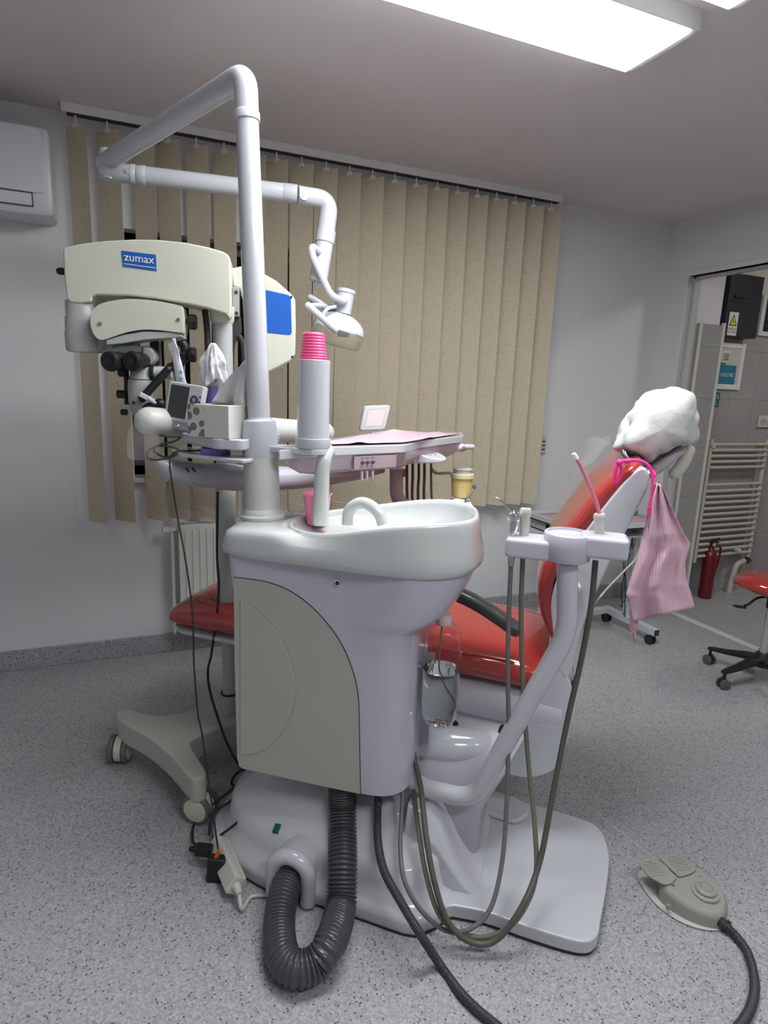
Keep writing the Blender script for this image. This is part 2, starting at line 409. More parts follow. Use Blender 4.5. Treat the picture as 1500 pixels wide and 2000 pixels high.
# ---- the next room
NY = 3.12; NP = 3.015; PXR = YP(1396, 781, NP).x; HC = 2.62
bm = new(); box(bm, (WX+.12, NY, 0), (6.1, NY+.1, HC)); struct('wall_hall_far', bm, mat('hall_paint', (.66, .64, .60), .7), smooth=False)
bm = new(); box(bm, (PXR-.01, NY-.012, .1), (6.1, NY, 1.89)); struct('wall_hall_tiled', bm, tilem, loc=V((PXR, NY-.012, .1)), smooth=False)
bm = new(); box(bm, (WX+.12, NP, .1), (PXR-.018, NY-.013, 1.89)); struct('wall_hall_pier', bm, tilem, loc=V((PXR-.018, NP, .1)), smooth=False)
bm = new(); box(bm, (WX+.12, NP+.02, 1.89), (PXR-.03, NY, HC)); struct('wall_hall_pier_upper', bm, wallm, smooth=False)
bm = new(); box(bm, (PXR-.024, NP-.006, .1), (PXR, NP+.012, 1.905)); box(bm, (WX+.12, NP-.006, .1), (WX+.145, NP, 1.9))
struct('trim_4', bm, mat('tile_edge_strip', (.62, .60, .56), .4), bevel=.002)
bm = new(); box(bm, (3.63, NY-.02, 0), (6.1, NY, .1)); box(bm, (WX+.12, NP-.008, 0), (PXR-.01, NY-.02, .1)); struct('baseboard_hall', bm, floorm, smooth=False)
bm = new(); box(bm, (6.1, BY, 0), (6.2, NY, HC)); struct('wall_hall_right', bm, wallm, smooth=False)
bm = new(); box(bm, (WX+.12, BY, HC), (6.2, NY+.1, HC+.05)); struct('ceiling_hall', bm, ceilm, smooth=False)

# ---- ceiling light fixtures (two slim LED panels either side of a housing)
def ceiling_light(x0, x1, y0, y1, label, group=None):
    t = thing('ceiling_light', label, 'ceiling light', ((x0+x1)/2, (y0+y1)/2, 2.455), group=group)
    bm = new(); box(bm, (x0-.02, y0-.012, 2.462), (x1+.03, y1+.002, CE)); finish('housing', bm, mat('fixture_grey', (.5, .49, .48), .5), t, bevel=.002)
    bm = new(); box(bm, (x0, y0, 2.456), (x1, y1, 2.463)); finish('diffuser', bm, ledm, t, smooth=False)
    return t
PX0, PX1 = .36, 1.56
ceiling_light(PX0, PX1, 1.548, 1.80, 'large glowing LED ceiling panel nearest the window')
ceiling_light(PX0, PX1, 1.13, 1.42, 'glowing LED ceiling panel whose corner shows at the top edge')
ceiling_light(PX0, PX1, -.55, -.25, 'LED ceiling panel behind the photographer over the doorway side')  # extra panel out of view, added to brighten the room from behind
t = thing('hall_lamp', 'round ceiling lamp in the tiled next room', 'ceiling light', (4.3, 1.6, HC-.05))  # out of view, added so the next room is not dark
bm = new(); lathe(bm, (4.3, 1.6, HC-.012), [(.24, 0), (.24, .012)], n=40); finish('lamp_base', bm, warmw, t)
bm = new(); lathe(bm, (4.3, 1.6, HC-.06), [(.05, 0), (.18, .008), (.22, .03), (.23, .048)], n=40); finish('lamp_diffuser', bm, hledm, t)

# ---- air conditioner
t = thing('air_conditioner', 'white wall air conditioner cut by the left edge beside the blinds', 'air conditioner', (-.62, WY, 2.06))
AX1 = -.235
def acring(x, s=1.0):
    pr = [(0, 2.05), (.19, 2.05), (.205, 2.075), (.21, 2.13), (.215, 2.3), (.20, 2.375), (.16, 2.40), (0, 2.40)]
    cy, cz = .1, 2.225
    return [V((x, WY - (cy+(a-cy)*s), cz+(b-cz)*s)) for a, b in pr]
bm = new(); rings(bm, [acring(-1.05, .93), acring(-1.04, 1), acring(AX1-.03, 1), acring(AX1-.008, .97), acring(AX1, .92)])
acm = mat('ac_plastic', (.62, .62, .645), .3)
finish('body', bm, acm, t, bevel=.008)
bm = new(); pts = rpoly([(-1.03, 0, 2.135), (AX1-.022, 0, 2.128), (AX1-.026, 0, 2.37), (-1.03, 0, 2.37)], .03)
prism(bm, [V((p.x, WY-.218, p.z)) for p in pts], (0, .01, 0)); finish('front_cover', bm, acm, t, bevel=.004)
bm = new(); box(bm, (-1.0, WY-.2165, 2.078), (AX1-.075, WY-.205, 2.124)); finish('louvre', bm, acm, t, bevel=.002)
bm = new(); box(bm, (-1.0, WY-.2100, 2.0755), (AX1-.071, WY-.2155, 2.0785)); box(bm, (-1.0, WY-.2100, 2.124), (AX1-.071, WY-.2155, 2.127)); box(bm, (AX1-.074, WY-.2100, 2.0755), (AX1-.071, WY-.2155, 2.127)); finish('air_gap', bm, gapm, t, smooth=False)

# ---- vertical blinds
BYp = WY-.10; RX0, RX1 = YP(118, 195, BYp).x, YP(1097, 372, BYp).x
rz = YP(600, 290, BYp).z
t = thing('vertical_blind', 'beige fabric vertical blind hanging from the ceiling across the window', 'blind', ((RX0+RX1)/2, BYp, .72))
bm = new(); box(bm, (RX0, BYp-.022, CE-.038), (RX1, BYp+.022, CE)); finish('headrail', bm, railm, t, bevel=.003)
bm = new(); box(bm, (RX0+.02, BYp-.016, CE-.0415), (RX1-.02, BYp+.016, CE-.037)); finish('rail_slot', bm, gapm, t, smooth=False)
NS = 21; sw = .127; zb, zt = .735, CE-.075
cx = []
for i in range(NS):
    x = RX0 + .052 + (RX1-RX0-.115)*i/(NS-1)
    a = math.radians(-45 + random.uniform(-2.5, 2.5) - (5 if i in (0, 3) else 0))
    if i in (2, 6): x += .018
    bm = new(); d = V((math.cos(a), math.sin(a), 0)); nn = V((-d.y, d.x, 0)); M_ = 6
    lean = random.uniform(-.004, .004)
    rs = []
    for z, off in ((zb, lean), (zb+.055, lean), ((zb+zt)/2, 0), (zt, 0)):
        fr = [V((x+off, BYp, z)) + d*(sw*(j/M_-.5)) + nn*(.004*math.sin(PI*j/M_)) for j in range(M_+1)]
        rs.append(fr + [p + nn*.0008 for p in fr[::-1]])
    rings(bm, rs); s = finish('slat', bm, slatm, t)
    bm = new(); c0 = V((x, BYp, 0))
    box(bm, (-sw/2+.002, -.0005, zb-.0005), (sw/2-.002, .0065, zb+.05), Matrix.Translation(V((x+lean, BYp, 0))) @ Matrix.Rotation(a, 4, 'Z'))
    finish('weight_pocket', bm, slatm, s, bevel=.001)
    bm = new(); cyl(bm, (x, BYp, zt-.003), (x, BYp, CE-.04), .004, n=8); obox(bm, (x, BYp, zt-.002), (.03, .006, .016), Matrix.Rotation(a, 3, 'Z'))
    finish('hanger', bm, whites, t)
    cx.append(((V((x, BYp, 0))-d*sw*.5), (V((x, BYp, 0))+d*sw*.5)))
bm = new()
for e in (0, 1):
    for i in range(NS-1):
        a, b = cx[i][e], cx[i+1][e]
        for j in range(15):
            u = j/15; p = a.lerp(b, u); z = zb+.035 - .045*math.sin(PI*u)
            bmesh.ops.create_icosphere(bm, subdivisions=1, radius=.0021, matrix=Matrix.Translation((p.x, p.y, z)))
finish('bead_chain', bm, mat('bead_plastic', (.6, .58, .5), .4), t)
bm = new(); p = YP(1090, 400, BYp); 
for dx in (0, .012): tube(bm, [V((RX1-.02+dx, BYp-.03, CE-.03)), V((RX1-.022+dx, BYp-.03, 1.6)), V((RX1-.028+dx, BYp-.03, 1.15))], .0016, 6)
finish('control_cord', bm, whites, t)

# ---- wall control by the blinds
p = YP(1058, 868, WY-.01)
t = thing('wall_outlet', 'small white wall outlet right of the blinds', 'outlet', (p.x, WY, p.z))
bm = new(); box(bm, (p.x-.025, WY-.02, p.z-.055), (p.x+.03, WY, p.z+.05)); finish('cover_plate', bm, pvc, t, bevel=.005)
bm = new()
for dz in (-.03, -.005, .02): box(bm, (p.x-.005, WY-.0225, p.z+dz-.006), (p.x+.018, WY-.019, p.z+dz+.006))
finish('socket', bm, mat('socket_grey', (.12, .12, .12), .4), t, bevel=.001)

# ---- wall radiator under the blinds
rx0 = YP(347, 1012, WY-.09).x; rx1 = YP(900, 1000, WY-.09).x; rz0, rz1 = .14, .70
t = thing('panel_radiator', 'white panel radiator under the blinds on the back wall', 'radiator', ((rx0+rx1)/2, WY, rz0))
bm = new(); box(bm, (rx0, WY-.052, rz0), (rx1, WY-.04, rz1)); box(bm, (rx0, WY-.112, rz0), (rx1, WY-.10, rz1)); box(bm, (rx0, WY-.113, rz0), (rx0+.012, WY-.04, rz1)); finish('panel', bm, radm, t, bevel=.004)
bm = new(); x = rx0+.03
while x < rx1-.02:
    box(bm, (x, WY-.118, rz0+.025), (x+.017, WY-.111, rz1-.02)); x += .0345
finish('ribs', bm, radm, t, bevel=.003)
bm = new(); x = rx0+.005
while x < rx1-.01:
    box(bm, (x, WY-.1, rz1-.002), (x+.006, WY-.05, rz1+.004)); x += .013
box(bm, (rx0, WY-.102, rz1-.002), (rx1, WY-.098, rz1+.006)); box(bm, (rx0, WY-.052, rz1-.002), (rx1, WY-.048, rz1+.006))
finish('top_grille', bm, radm, t, smooth=False)
bm = new(); c = V((rx0-.035, WY-.075, .675)); lathe(bm, c+V((-.04, 0, 0)), [(.012, 0), (.02, .004), (.02, .035), (.013, .04), (.011, .075)], (1, 0, 0), 20); finish('valve', bm, radm, t)
bm = new(); tube(bm, fillet([(rx0-.005, WY-.075, .675), (rx0-.028, WY-.075, .675), (rx0-.028, WY-.075, .12), (rx0-.028, WY, .12)], .02), .009, 12); finish('pipe', bm, radm, t)

# ---- objects of the next room
def hp(px, py): return YP(px, py, NY-.012)
t = thing('electric_cabinet', 'black electric cabinet high on the tiled next-room wall', 'electric cabinet', (4.2, NY, 1.9))
a, b = hp(1413, 655), hp(1490, 530)
a = YP(1413, 656, NY-.10); zt_ = YP(1450, 535, NY-.10).z; a.x += .02; a.z -= .04
bm = new(); box(bm, (a.x-.02, NY-.10, a.z+.04), (YP(1476, 660, NY-.10).x, NY, zt_)); finish('body', bm, darkbox, t, bevel=.003)
bm = new(); box(bm, (a.x+.0, NY-.1040, a.z+.26), (a.x+.19, NY-.0980, a.z+.263)); box(bm, (a.x+.03, NY-.1120, a.z+.285), (a.x+.13, NY-.0980, a.z+.31)); finish('latch', bm, darkbox, t, bevel=.001)
sgn = thing('danger_sign', 'white danger sign with yellow lightning triangle on the black cabinet', 'sign', (4.05, NY-.1050, 1.86))
YS = NY-.1025
q = [YP(1422, 609, YS), YP(1446, 611, YS), YP(1440, 656, YS), YP(1417, 654, YS)]
cx_, cz_ = sum(p.x for p in q)/4, sum(p.z for p in q)/4; wS, hS = .084, .148
cz_ += .0
bm = new(); box(bm, (cx_-wS/2, YS-.001, cz_-hS/2), (cx_+wS/2, YS, cz_+hS/2)); finish('plate', bm, whites, sgn, smooth=False)
def tri(s, y, m, nm, dy=0):
    bm = new(); prism(bm, [V((cx_-.036*s, y, cz_-.012+dy-.004*(s-1))), V((cx_+.036*s, y, cz_-.012+dy-.004*(s-1))), V((cx_, y, cz_+.062*s-.0+dy))], (0, .0006, 0)); finish(nm, bm, m, sgn, smooth=False)
tri(1, YS-.0018, blackp, 'triangle_border'); tri(.72, YS-.0024, yells, 'triangle_field', .004)
bm = new(); Z0 = cz_-.004
prism(bm, [V((cx_+x, YS-.003, Z0+z)) for x, z in ((.004, .035), (-.007, .015), (-.001, .016), (-.005, .002), (.007, .02), (.001, .019))], (0, .0005, 0)); finish('lightning_bolt', bm, blackp, sgn, smooth=False)
text('PERICOL', .0175, (cx_, YS-.0012, cz_-.033), (1, 0, 0), (0, 0, 1), blackp, sgn, ext=.0004)
text('ELECTRIC', .0175, (cx_, YS-.0012, cz_-.052), (1, 0, 0), (0, 0, 1), blackp, sgn, ext=.0004)

t = thing('fuse_panel', 'white flush electrical panel door below the black cabinet', 'fuse panel', (4.1, NY, 1.4))
A0 = hp(1452, 672); A1 = hp(1442, 762); xx1 = (hp(1452, 672).x+hp(1442, 762).x)/2; z0, z1 = A1.z, A0.z; xx0 = xx1-.34
bm = new()
for a, b in (((xx0, z0), (xx0+.035, z1)), ((xx1-.035, z0), (xx1, z1)), ((xx0+.035, z0), (xx1-.035, z0+.035)), ((xx0+.035, z1-.035), (xx1-.035, z1))): box(bm, (a[0], NY-.03, a[1]), (b[0], NY, b[1]))
finish('frame', bm, whites, t, bevel=.003)
bm = new(); box(bm, (xx0+.03, NY-.024, z0+.03), (xx1-.03, NY-.01, z1-.03)); finish('panel_door', bm, mat('panel_grey', (.55, .54, .50), .5), t, bevel=.002)
SP = YP(1425, 733, NY-.026); 
t2 = thing('teal_sign', 'teal sign reading U ELECTRIC on the white panel door', 'sign', (SP.x, NY-.026, SP.z-.06))
tx0 = xx0+.045
bm = new(); box(bm, (xx0+.06, NY-.0265, SP.z-.066), (SP.x+.055, NY-.0255, SP.z+.066)); finish('plate', bm, teal, t2, smooth=False)
text('U ELECTRIC', .033, (SP.x-.026, NY-.0272, SP.z), (1, 0, 0), (0, 0, 1), whites, t2, cw=.72, ext=.0005)
SW = YP(1416, 697, NY-.04)
t = thing('light_switch', 'white square wall switch above the teal sign', 'switch', (SW.x, NY-.03, SW.z-.04))
bm = new(); box(bm, (SW.x-.04, NY-.05, SW.z-.04), (SW.x+.04, NY-.026, SW.z+.04)); finish('cover_plate', bm, whites, t, bevel=.005)
bm = new(); box(bm, (SW.x-.026, NY-.054, SW.z-.027), (SW.x+.026, NY-.0495, SW.z+.027)); finish('rocker', bm, mat('switch_print', (.5, .48, .46), .4), t, bevel=.002)
bm = new()
for i in range(2):
    for j in range(3): box(bm, (SW.x-.018+i*.02, NY-.0546, SW.z-.02+j*.015), (SW.x-.004+i*.02, NY-.0539, SW.z-.014+j*.015))
finish('print', bm, blackp, t, smooth=False)
SE = YP(1400, 781, NY-.014)
t = thing('exit_sign', 'small dark green escape sign below the electrical panel', 'sign', (SE.x, NY-.014, SE.z-.05))
bm = new(); box(bm, (SE.x-.06, NY-.0145, SE.z-.05), (SE.x+.024, NY-.0125, SE.z+.05)); finish('plate', bm, sgreen, t, smooth=False)
text('E', .042, (SE.x+.004, NY-.0152, SE.z+.02), (1, 0, 0), (0, 0, 1), whites, t, ext=.0004)
text('L', .042, (SE.x+.002, NY-.0152, SE.z-.024), (1, 0, 0), (0, 0, 1), whites, t, ext=.0004)
SO = YP(1478, 823, NY-.012)
t = thing('double_socket', 'cream double power socket on the grey tiles', 'socket', (SO.x, NY, SO.z-.04))
bm = new(); box(bm, (SO.x, NY-.03, SO.z-.043), (SO.x+.155, NY-.012, SO.z+.043)); finish('cover_plate', bm, pvc, t, bevel=.006)
for k in (0, 1):
    bm = new(); c = V((SO.x+.045+.068*k, NY-.0335, SO.z)); lathe(bm, c, [(.02, 0), (.026, 0), (.028, .003), (.028, .005)], (0, 1, 0), 28)
    s = finish('socket_well', bm, mat('socket_shade', (.42, .41, .36), .4), t)
    bm = new()
    for dx in (-.009, .009): cyl(bm, c+V((dx, -.0005, 0)), c+V((dx, .001, 0)), .0035, n=10)
    finish('pin_hole', bm, blackp, s)
# white frame with dark slats (vent/window) at the very edge
SV = YP(1490, 620, NY-.02)
t = thing('wall_vent', 'dark louvred vent in a white frame at the right edge', 'vent', (SV.x+.1, NY, SV.z-.2))
bm = new(); box(bm, (SV.x-.03, NY-.03, 1.86), (SV.x+.3, NY-.011, 2.13)); finish('vent_frame', bm, whites, t, bevel=.003)
bm = new(); box(bm, (SV.x+.005, NY-.034, 1.89), (SV.x+.28, NY-.029, 2.115)); finish('vent_panel', bm, darkbox, t, smooth=False)
for k in range(5):
    bm = new(); z = 1.91+.04*k; prism(bm, [V((SV.x+.01, NY-.045, z)), V((SV.x+.01, NY-.034, z+.016)), V((SV.x+.01, NY-.034, z)),], (.26, 0, 0)); finish('louvre_blade', bm, darkbox, t, smooth=False)

# towel radiator
TL, TR = YP(1391, 864, NY-.08).x, YP(1497, 864, NY-.08).x
tz1 = YP(1440, 862, NY-.08).z
def tz(py): return YP(1440, py, NY-.08).z
t = thing('towel_radiator', 'cream ladder towel radiator on the tiled wall', 'radiator', ((TL+TR)/2, NY, tz(1085)))
bm = new()
pass
for x in (TL, TR+.01):
    bm = new(); cyl(bm, (x, NY-.07, tz(1085)-.02), (x, NY-.07, tz1+.015), .017); finish('upright', bm, towelm, t)
for py in [868, 879, 890, 901, 912, 945, 957, 968, 979, 990, 1001, 1012, 1023, 1034, 1046, 1057, 1068, 1079]:
    bm = new(); cyl(bm, (TL, NY-.085, tz(py)), (TR+.01, NY-.085, tz(py)), .011, n=16); finish('rung', bm, towelm, t)
for x in (TL, TR+.01):
    bm = new(); cyl(bm, (x, NY-.012, tz1-.03), (x, NY-.10, tz1-.03), .016); finish('wall_bracket', bm, towelm, t)
bm = new(); lathe(bm, (TL+.37, NY-.14, tz(1071)), [(.008, 0), (.016, .004), (.016, .03), (.006, .05)], (0, 1, 0)); finish('bleed_valve', bm, pvc, t)
bm = new(); cyl(bm, (TR+.01, NY-.07, tz(1085)-.07), (TR+.01, NY-.07, tz(1085)-.015), .016); cyl(bm, (TR+.04, NY-.07, tz(1085)-.05), (TR-.03, NY-.07, tz(1085)-.05), .013); finish('valve', bm, darkbox, t)
bm = new(); tube(bm, fillet([(TR-.02, NY-.07, tz(1085)-.05), (TR-.1, NY-.07, tz(1085)-.07), (TR-.13, NY-.07, .05), (TR-.13, NY-.07, .0)], .05), .02, 14); finish('pipe', bm, towelm, t)

# fire extinguisher
p = ZP(1371, 1184)
p = V((3.70, 2.99, 0)); 
ex = on(1374, 1176, 1, 3.02); p = V((ex.x, 3.02, 0))
t = thing('fire_extinguisher', 'dark red fire extinguisher on the floor beside the tiled pier', 'fire extinguisher', p)
bm = new(); lathe(bm, p, [(.040, 0), (.046, .006), (.046, .30), (.040, .335), (.025, .36), (.018, .37), (.018, .385)], n=32); finish('cylinder', bm, firer, t)
bm = new(); cyl(bm, p+V((0, 0, .385)), p+V((0, 0, .42)), .014); obox(bm, p+V((.02, 0, .43)), (.09, .016, .008), Matrix.Rotation(-.25, 3, 'Y')); obox(bm, p+V((.02, 0, .412)), (.08, .016, .006)); finish('valve_head', bm, blackp, t, bevel=.001)
bm = new(); tube(bm, catmull([p+V((.01, -.01, .40)), p+V((.05, -.03, .38)), p+V((.066, -.02, .3)), p+V((.062, -.01, .2)), p+V((.058, -.008, .16))]), .007, 10); finish('discharge_hose', bm, firer, t)
bm = new(); cyl(bm, p+V((0, -.014, .4)), p+V((0, -.022, .4)), .012); lab(finish('pressure_gauge', bm, pvc, t), 'round pale pressure gauge')

# ================================================================ ROLLING STOOL
c = V((2.955, 1.945, 0))
t = thing('rolling_stool', 'red padded saddle stool on black castor base at the right edge', 'stool', c)
bm = new(); n = 5; a0 = math.atan2(2.176-c.y, 2.84-c.x)
a1 = math.atan2(1.953-c.y, 2.694-c.x)
a0 = (a0+a1+2*PI*(1 if a1 < 0 < a0 else 0))/2 - PI/5 if False else a0
angs = [a1 % (2*PI) - 2*PI/5*k for k in range(5)]
for a in angs:
    d = V((math.cos(a), math.sin(a), 0)); nrm = V((-d.y, d.x, 0)); rs = []
    for u, z, wd, h in ((.0, .125, .03, .04), (.08, .118, .028, .036), (.17, .10, .022, .026), (.235, .092, .02, .02), (.262, .088, .014, .016)):
        rs.append(superring(c + d*u + V((0, 0, z)), nrm, V((0, 0, 1)), wd, h/2, 16, 3))
    rings(bm, rs)
lathe(bm, c + V((0, 0, .09)), [(.04, 0), (.045, .02), (.04, .05), (.03, .07)], n=24)
finish('star_base', bm, blackp, t)
for a in angs:
    d = V((math.cos(a), math.sin(a), 0)); q = c + d*.25; nrm = V((-d.y, d.x, 0)).lerp(d, .25).normalized()
    bm = new(); cyl(bm, q+V((0, 0, .05)), q+V((0, 0, .09)), .008); lathe(bm, q+V((0, 0, .03))-nrm*.014, [(.012, 0), (.024, .003), (.024, .025), (.012, .028)], nrm, 20)
    w_ = finish('castor', bm, blackp, t)
    bm = new()
    for sgn_ in (-1, 1):
        lathe(bm, q+V((0, 0, .027))+nrm*sgn_*.012, [(.020, 0), (.027, .001), (.027, .009), (.020, .012), (.012, .0125)], nrm*sgn_, 24)
    lab(finish('wheel', bm, mat('castor_grey', (.09, .09, .095), .5), w_), 'twin grey-rimmed wheel')
bm = new(); cyl(bm, c+V((0, 0, .14)), c+V((0, 0, .42)), .019); finish('gas_lift', bm, chrome, t)
bm = new(); cyl(bm, c+V((0, 0, .40)), c+V((0, 0, .475)), .024); obox(bm, c+V((0, 0, .478)), (.16, .16, .012)); finish('seat_plate', bm, blackp, t, bevel=.002)
bm = new(); tube(bm, catmull([c+V((0, 0, .462)), c+V((-.08, .02, .455)), c+V((-.125, .03, .425)), c+V((-.15, .035, .415))]), .006, 10); obox(bm, c+V((-.175, .04, .412)), (.07, .024, .01), Matrix.Rotation(.2, 3, 'Y')); finish('lever', bm, blackp, t)
bm = new(); rs = []
for k, (r_, z) in enumerate([(.04, .488), (.17, .492), (.192, .505), (.197, .525), (.185, .548), (.15, .565), (.09, .572), (.02, .572)]):
    rs.append([c + V((r_*math.cos(2*PI*j/40), r_*.92*math.sin(2*PI*j/40), z + .014*math.cos(4*PI*j/40)*(r_/.19)**2)) for j in range(40)])
rings(bm, rs); finish('seat', bm, red, t, ang=80)

# ================================================================ WHITE CART BEHIND THE CHAIR
cwm = mat('white_cart_paint', (.52, .55, .56), .35, coat=.3)
x0, x1, y0, y1 = 2.11, 2.80, 2.46, 2.88; zc = .745
t = thing('instrument_cart', 'white metal trolley on black castors behind the chair back', 'trolley', ((x0+x1)/2, (y0+y1)/2, 0))
for x in (x0+.04, x1-.02):
    bm = new(); box(bm, (x-.02, 2.68, .1), (x+.02, 2.72, zc-.035)); finish('upright', bm, cwm, t, bevel=.002)
    bm = new(); box(bm, (x-.02, y0, .062), (x+.02, y1, .102)); f_ = finish('foot_bar', bm, cwm, t, bevel=.002)
    bm = new(); box(bm, (x-.017, y0-.002, .065), (x+.017, y0+.004, .099)); finish('tube_opening', bm, gapm, f_, smooth=False)
    for y in (y0+.03, y1-.03):
        bm = new(); cyl(bm, (x, y, .04), (x, y, .062), .008)
        for sg in (-1, 1): lathe(bm, V((x+sg*.006, y+.01, .028)), [(.01, 0), (.027, .002), (.028, .012), (.02, .016)], (sg, 0, 0), 20)
        lab(finish('castor', bm, rubber, t), 'black twin castor')
bm = new(); box(bm, (x0+.04, y1-.04, .064), (x1-.02, y1, .100)); finish('cross_bar', bm, cwm, t, bevel=.002)
bm = new(); box(bm, (x0, y0, zc-.035), (x1, y1, zc-.025)); box(bm, (x0, y0, zc-.035), (x1, y0+.012, zc)); box(bm, (x0, y1-.012, zc-.035), (x1, y1, zc)); box(bm, (x0, y0, zc-.035), (x0+.012, y1, zc)); box(bm, (x1-.012, y0, zc-.035), (x1, y1, zc)); finish('top_shelf', bm, cwm, t, bevel=.002)
bm = new(); box(bm, (x0+.02, y0+.03, zc-.09), (x1-.02, y1-.02, zc-.08)); box(bm, (x0+.02, y0+.03, zc-.09), (x0+.03, y1-.02, zc-.035)); finish('drawer_tray', bm, cwm, t, bevel=.002)
bm = new(); box(bm, (x0-.008, 2.585, zc-.035), (x0+.002, 2.62, zc+.004)); lab(finish('clip', bm, blackp, t, bevel=.002), 'small black clip')
bm = new(); g = []
nx_, ny_ = 14, 10
for i in range(nx_+1):
    g.append([bm.verts.new((x0+.015+(x1-x0-.03)*i/nx_, y0+.015+(y1-y0-.03)*j/ny_, zc-.018+.006*noise.noise(V((i*.5, j*.5, 2))))) for j in range(ny_+1)])
for i in range(nx_):
    for j in range(ny_): bm.faces.new((g[i][j], g[i+1][j], g[i+1][j+1], g[i][j+1]))
cl = finish('tray_liner', bm, wax, ang=90); tag(cl, 'pale pink paper liner lying on the white trolley top', 'liner')
sm = cl.modifiers.new('s', 'SOLIDIFY'); sm.thickness = .001
# cables behind the chair back
bm = new()
for k in range(5):
    q = [YP(1238+random.uniform(-8, 12), 1000+random.uniform(-10, 10), 2.7)]
    for yy in (1050, 1100, 1150, 1195): q.append(YP(1235+random.uniform(-14, 12)-(yy-1000)*.05, yy+random.uniform(-10, 10), 2.7+random.uniform(-.02, .02)))
    tube(bm, catmull(q), .0028, 6)
tag(finish('black_cables', bm, rubber), 'tangle of thin black cables hanging at the trolley', 'cables', kind='stuff')
bm = new(); tube(bm, catmull([YP(1262, 1030, 2.4), YP(1245, 1085, 2.4), YP(1222, 1112, 2.4), YP(1190, 1145, 2.35), YP(1165, 1175, 2.3), ZP(1135, 1218, .006)]), .005, 8)
tag(finish('white_cable', bm, warmw), 'thin white cable looping from trolley down to floor', 'cable')
t = thing('power_adapter', 'small white wire rack with plug behind the pink bib', 'rack', YP(1245, 1040, 2.62))
bm = new()
for k in range(4): 
    z = YP(1245, 1005+k*9, 2.62).z; cyl(bm, (2.27, 2.64, z), (2.5, 2.64, z), .0025, n=8)
finish('wire', bm, whites, t)
bm = new(); obox(bm, YP(1245, 1040, 2.62), (.05, .03, .05)); finish('plug', bm, pvc, t, bevel=.004)

# ================================================================ DENTAL CHAIR
CV = .595; NVn = .325            # chair centre line and near side in the unit frame
def spine(bm, st, vc, hw, e=3.2, n=36, k=5, vpl=NVn, ends=True):
    """loft along a path drawn in the side plane: st = (px, py, half thickness[, half width])"""
    C2 = [U.sz(a[0], a[1], vpl) for a in st]
    Q = catmull([V((c[0], c[1], a[2])) for c, a in zip(C2, st)], k); W = catmull([V((a[3] if len(a) > 3 else hw, 0, 0)) for a in st], k)
    rs = []
    for i, q in enumerate(Q):
        a, b = Q[max(i-1, 0)], Q[min(i+1, len(Q)-1)]; tx, tz_ = b.x-a.x, b.y-a.y; l = math.hypot(tx, tz_); nx, nz_ = -tz_/l, tx/l
        rs.append(superring(U.w(q.x, vc, q.y), U.v, U.u*nx + V((0, 0, nz_)), max(.01, W[i].x), max(.003, q.z), n, e))
    if ends:
        m0 = sum(rs[0], V())/len(rs[0]); m1 = sum(rs[-1], V())/len(rs[-1])
        t0 = (m0 - sum(rs[1], V())/len(rs[1])).normalized(); t1 = (m1 - sum(rs[-2], V())/len(rs[-2])).normalized()
        h0, h1 = st[0][2], st[-1][2]
        pre = [[m0 + (p-m0)*s + t0*h0*o for p in rs[0]] for s, o in ((.55, .95), (.8, .7), (.94, .35))]
        post = [[m1 + (p-m1)*s + t1*h1*o for p in rs[-1]] for s, o in ((.94, .35), (.8, .7), (.55, .95))]
        rs = pre + rs + post
    return rings(bm, rs)
ct = thing('dental_chair', 'red vinyl dental treatment chair with white shell and reclined back', 'dental chair', U.w(.35, .22, 0), U.a)
# base cover
O = [V(p) for p in ((-.11, .03), (-.085, .0), (-.02, -.047), (.136, -.095), (.264, -.099), (.415, -.105), (.55, -.115), (.59, -.10), (.648, -.027), (.66, .1), (.66, .4), (.60, .48), (.45, .52), (.2, .52), (-.02, .47), (-.12, .36), (-.15, .2), (-.135, .08))]
Ob = by_angle(smooth2(O, 4), V((.27, .2)), 96)
bm = new(); rs = []
for z, f in ((.004, .995), (.03, 1), (.042, .992), (.05, .965), (.058, .92), (.09, .895), (.135, .87), (.143, .85), (.15, .82), (.19, .70), (.225, .58), (.25, .44), (.262, .28)):
    rs.append([U.w(.27+(p.x-.27)*f, .2+(p.y-.2)*f + (1-f)*.13, z) for p in Ob])
rings(bm, rs); base_cover = finish('base_cover', bm, white, ct, ang=50)
bm = new(); rings(bm, [[U.w(.27+(p.x-.27)*1.004, .2+(p.y-.2)*1.004, z) for p in Ob] for z in (0, .005)]); finish('base_gasket', bm, gapm, ct)
# foot plate
FP = smooth2([(.60, -.02), (.66, -.024), (.75, -.018), (.86, -.03), (.985, -.034), (1.03, -.005), (1.045, .06), (1.07, .20), (1.082, .32), (1.062, .42), (1.0, .455), (.85, .475), (.66, .50), (.60, .5)], 4)
bm = new(); prism(bm, [U.w(p[0], p[1], .006) for p in FP], (0, 0, .040)); finish('foot_plate', bm, white, ct, bevel=.012, seg=4)
bm = new(); prism(bm, [U.w(p[0]*.998, p[1], 0) for p in FP], (0, 0, .007)); finish('plate_gasket', bm, gapm, ct, smooth=False)
bm = new(); pts = rpoly([U.w(.62, .37, .046), U.w(.80, .345, .046), U.w(.84, .40, .046), U.w(.80, .47, .046), U.w(.62, .49, .046)], .02); prism(bm, pts, (0, 0, .02)); finish('rear_cover', bm, white, ct, bevel=.008)
# raised cover between the base and the plate
bm = new(); rs = []
for s_, zt in ((.50, .26), (.56, .24), (.60, .20), (.64, .13), (.68, .075), (.72, .05)):
    rs.append([U.w(s_, v_, z_) for v_, z_ in ((.02, .03), (.03, zt*.8), (.06, zt), (.34, zt), (.40, zt*.85), (.42, .03))])
rings(bm, rs); finish('front_slope', bm, white, ct, bevel=.012)
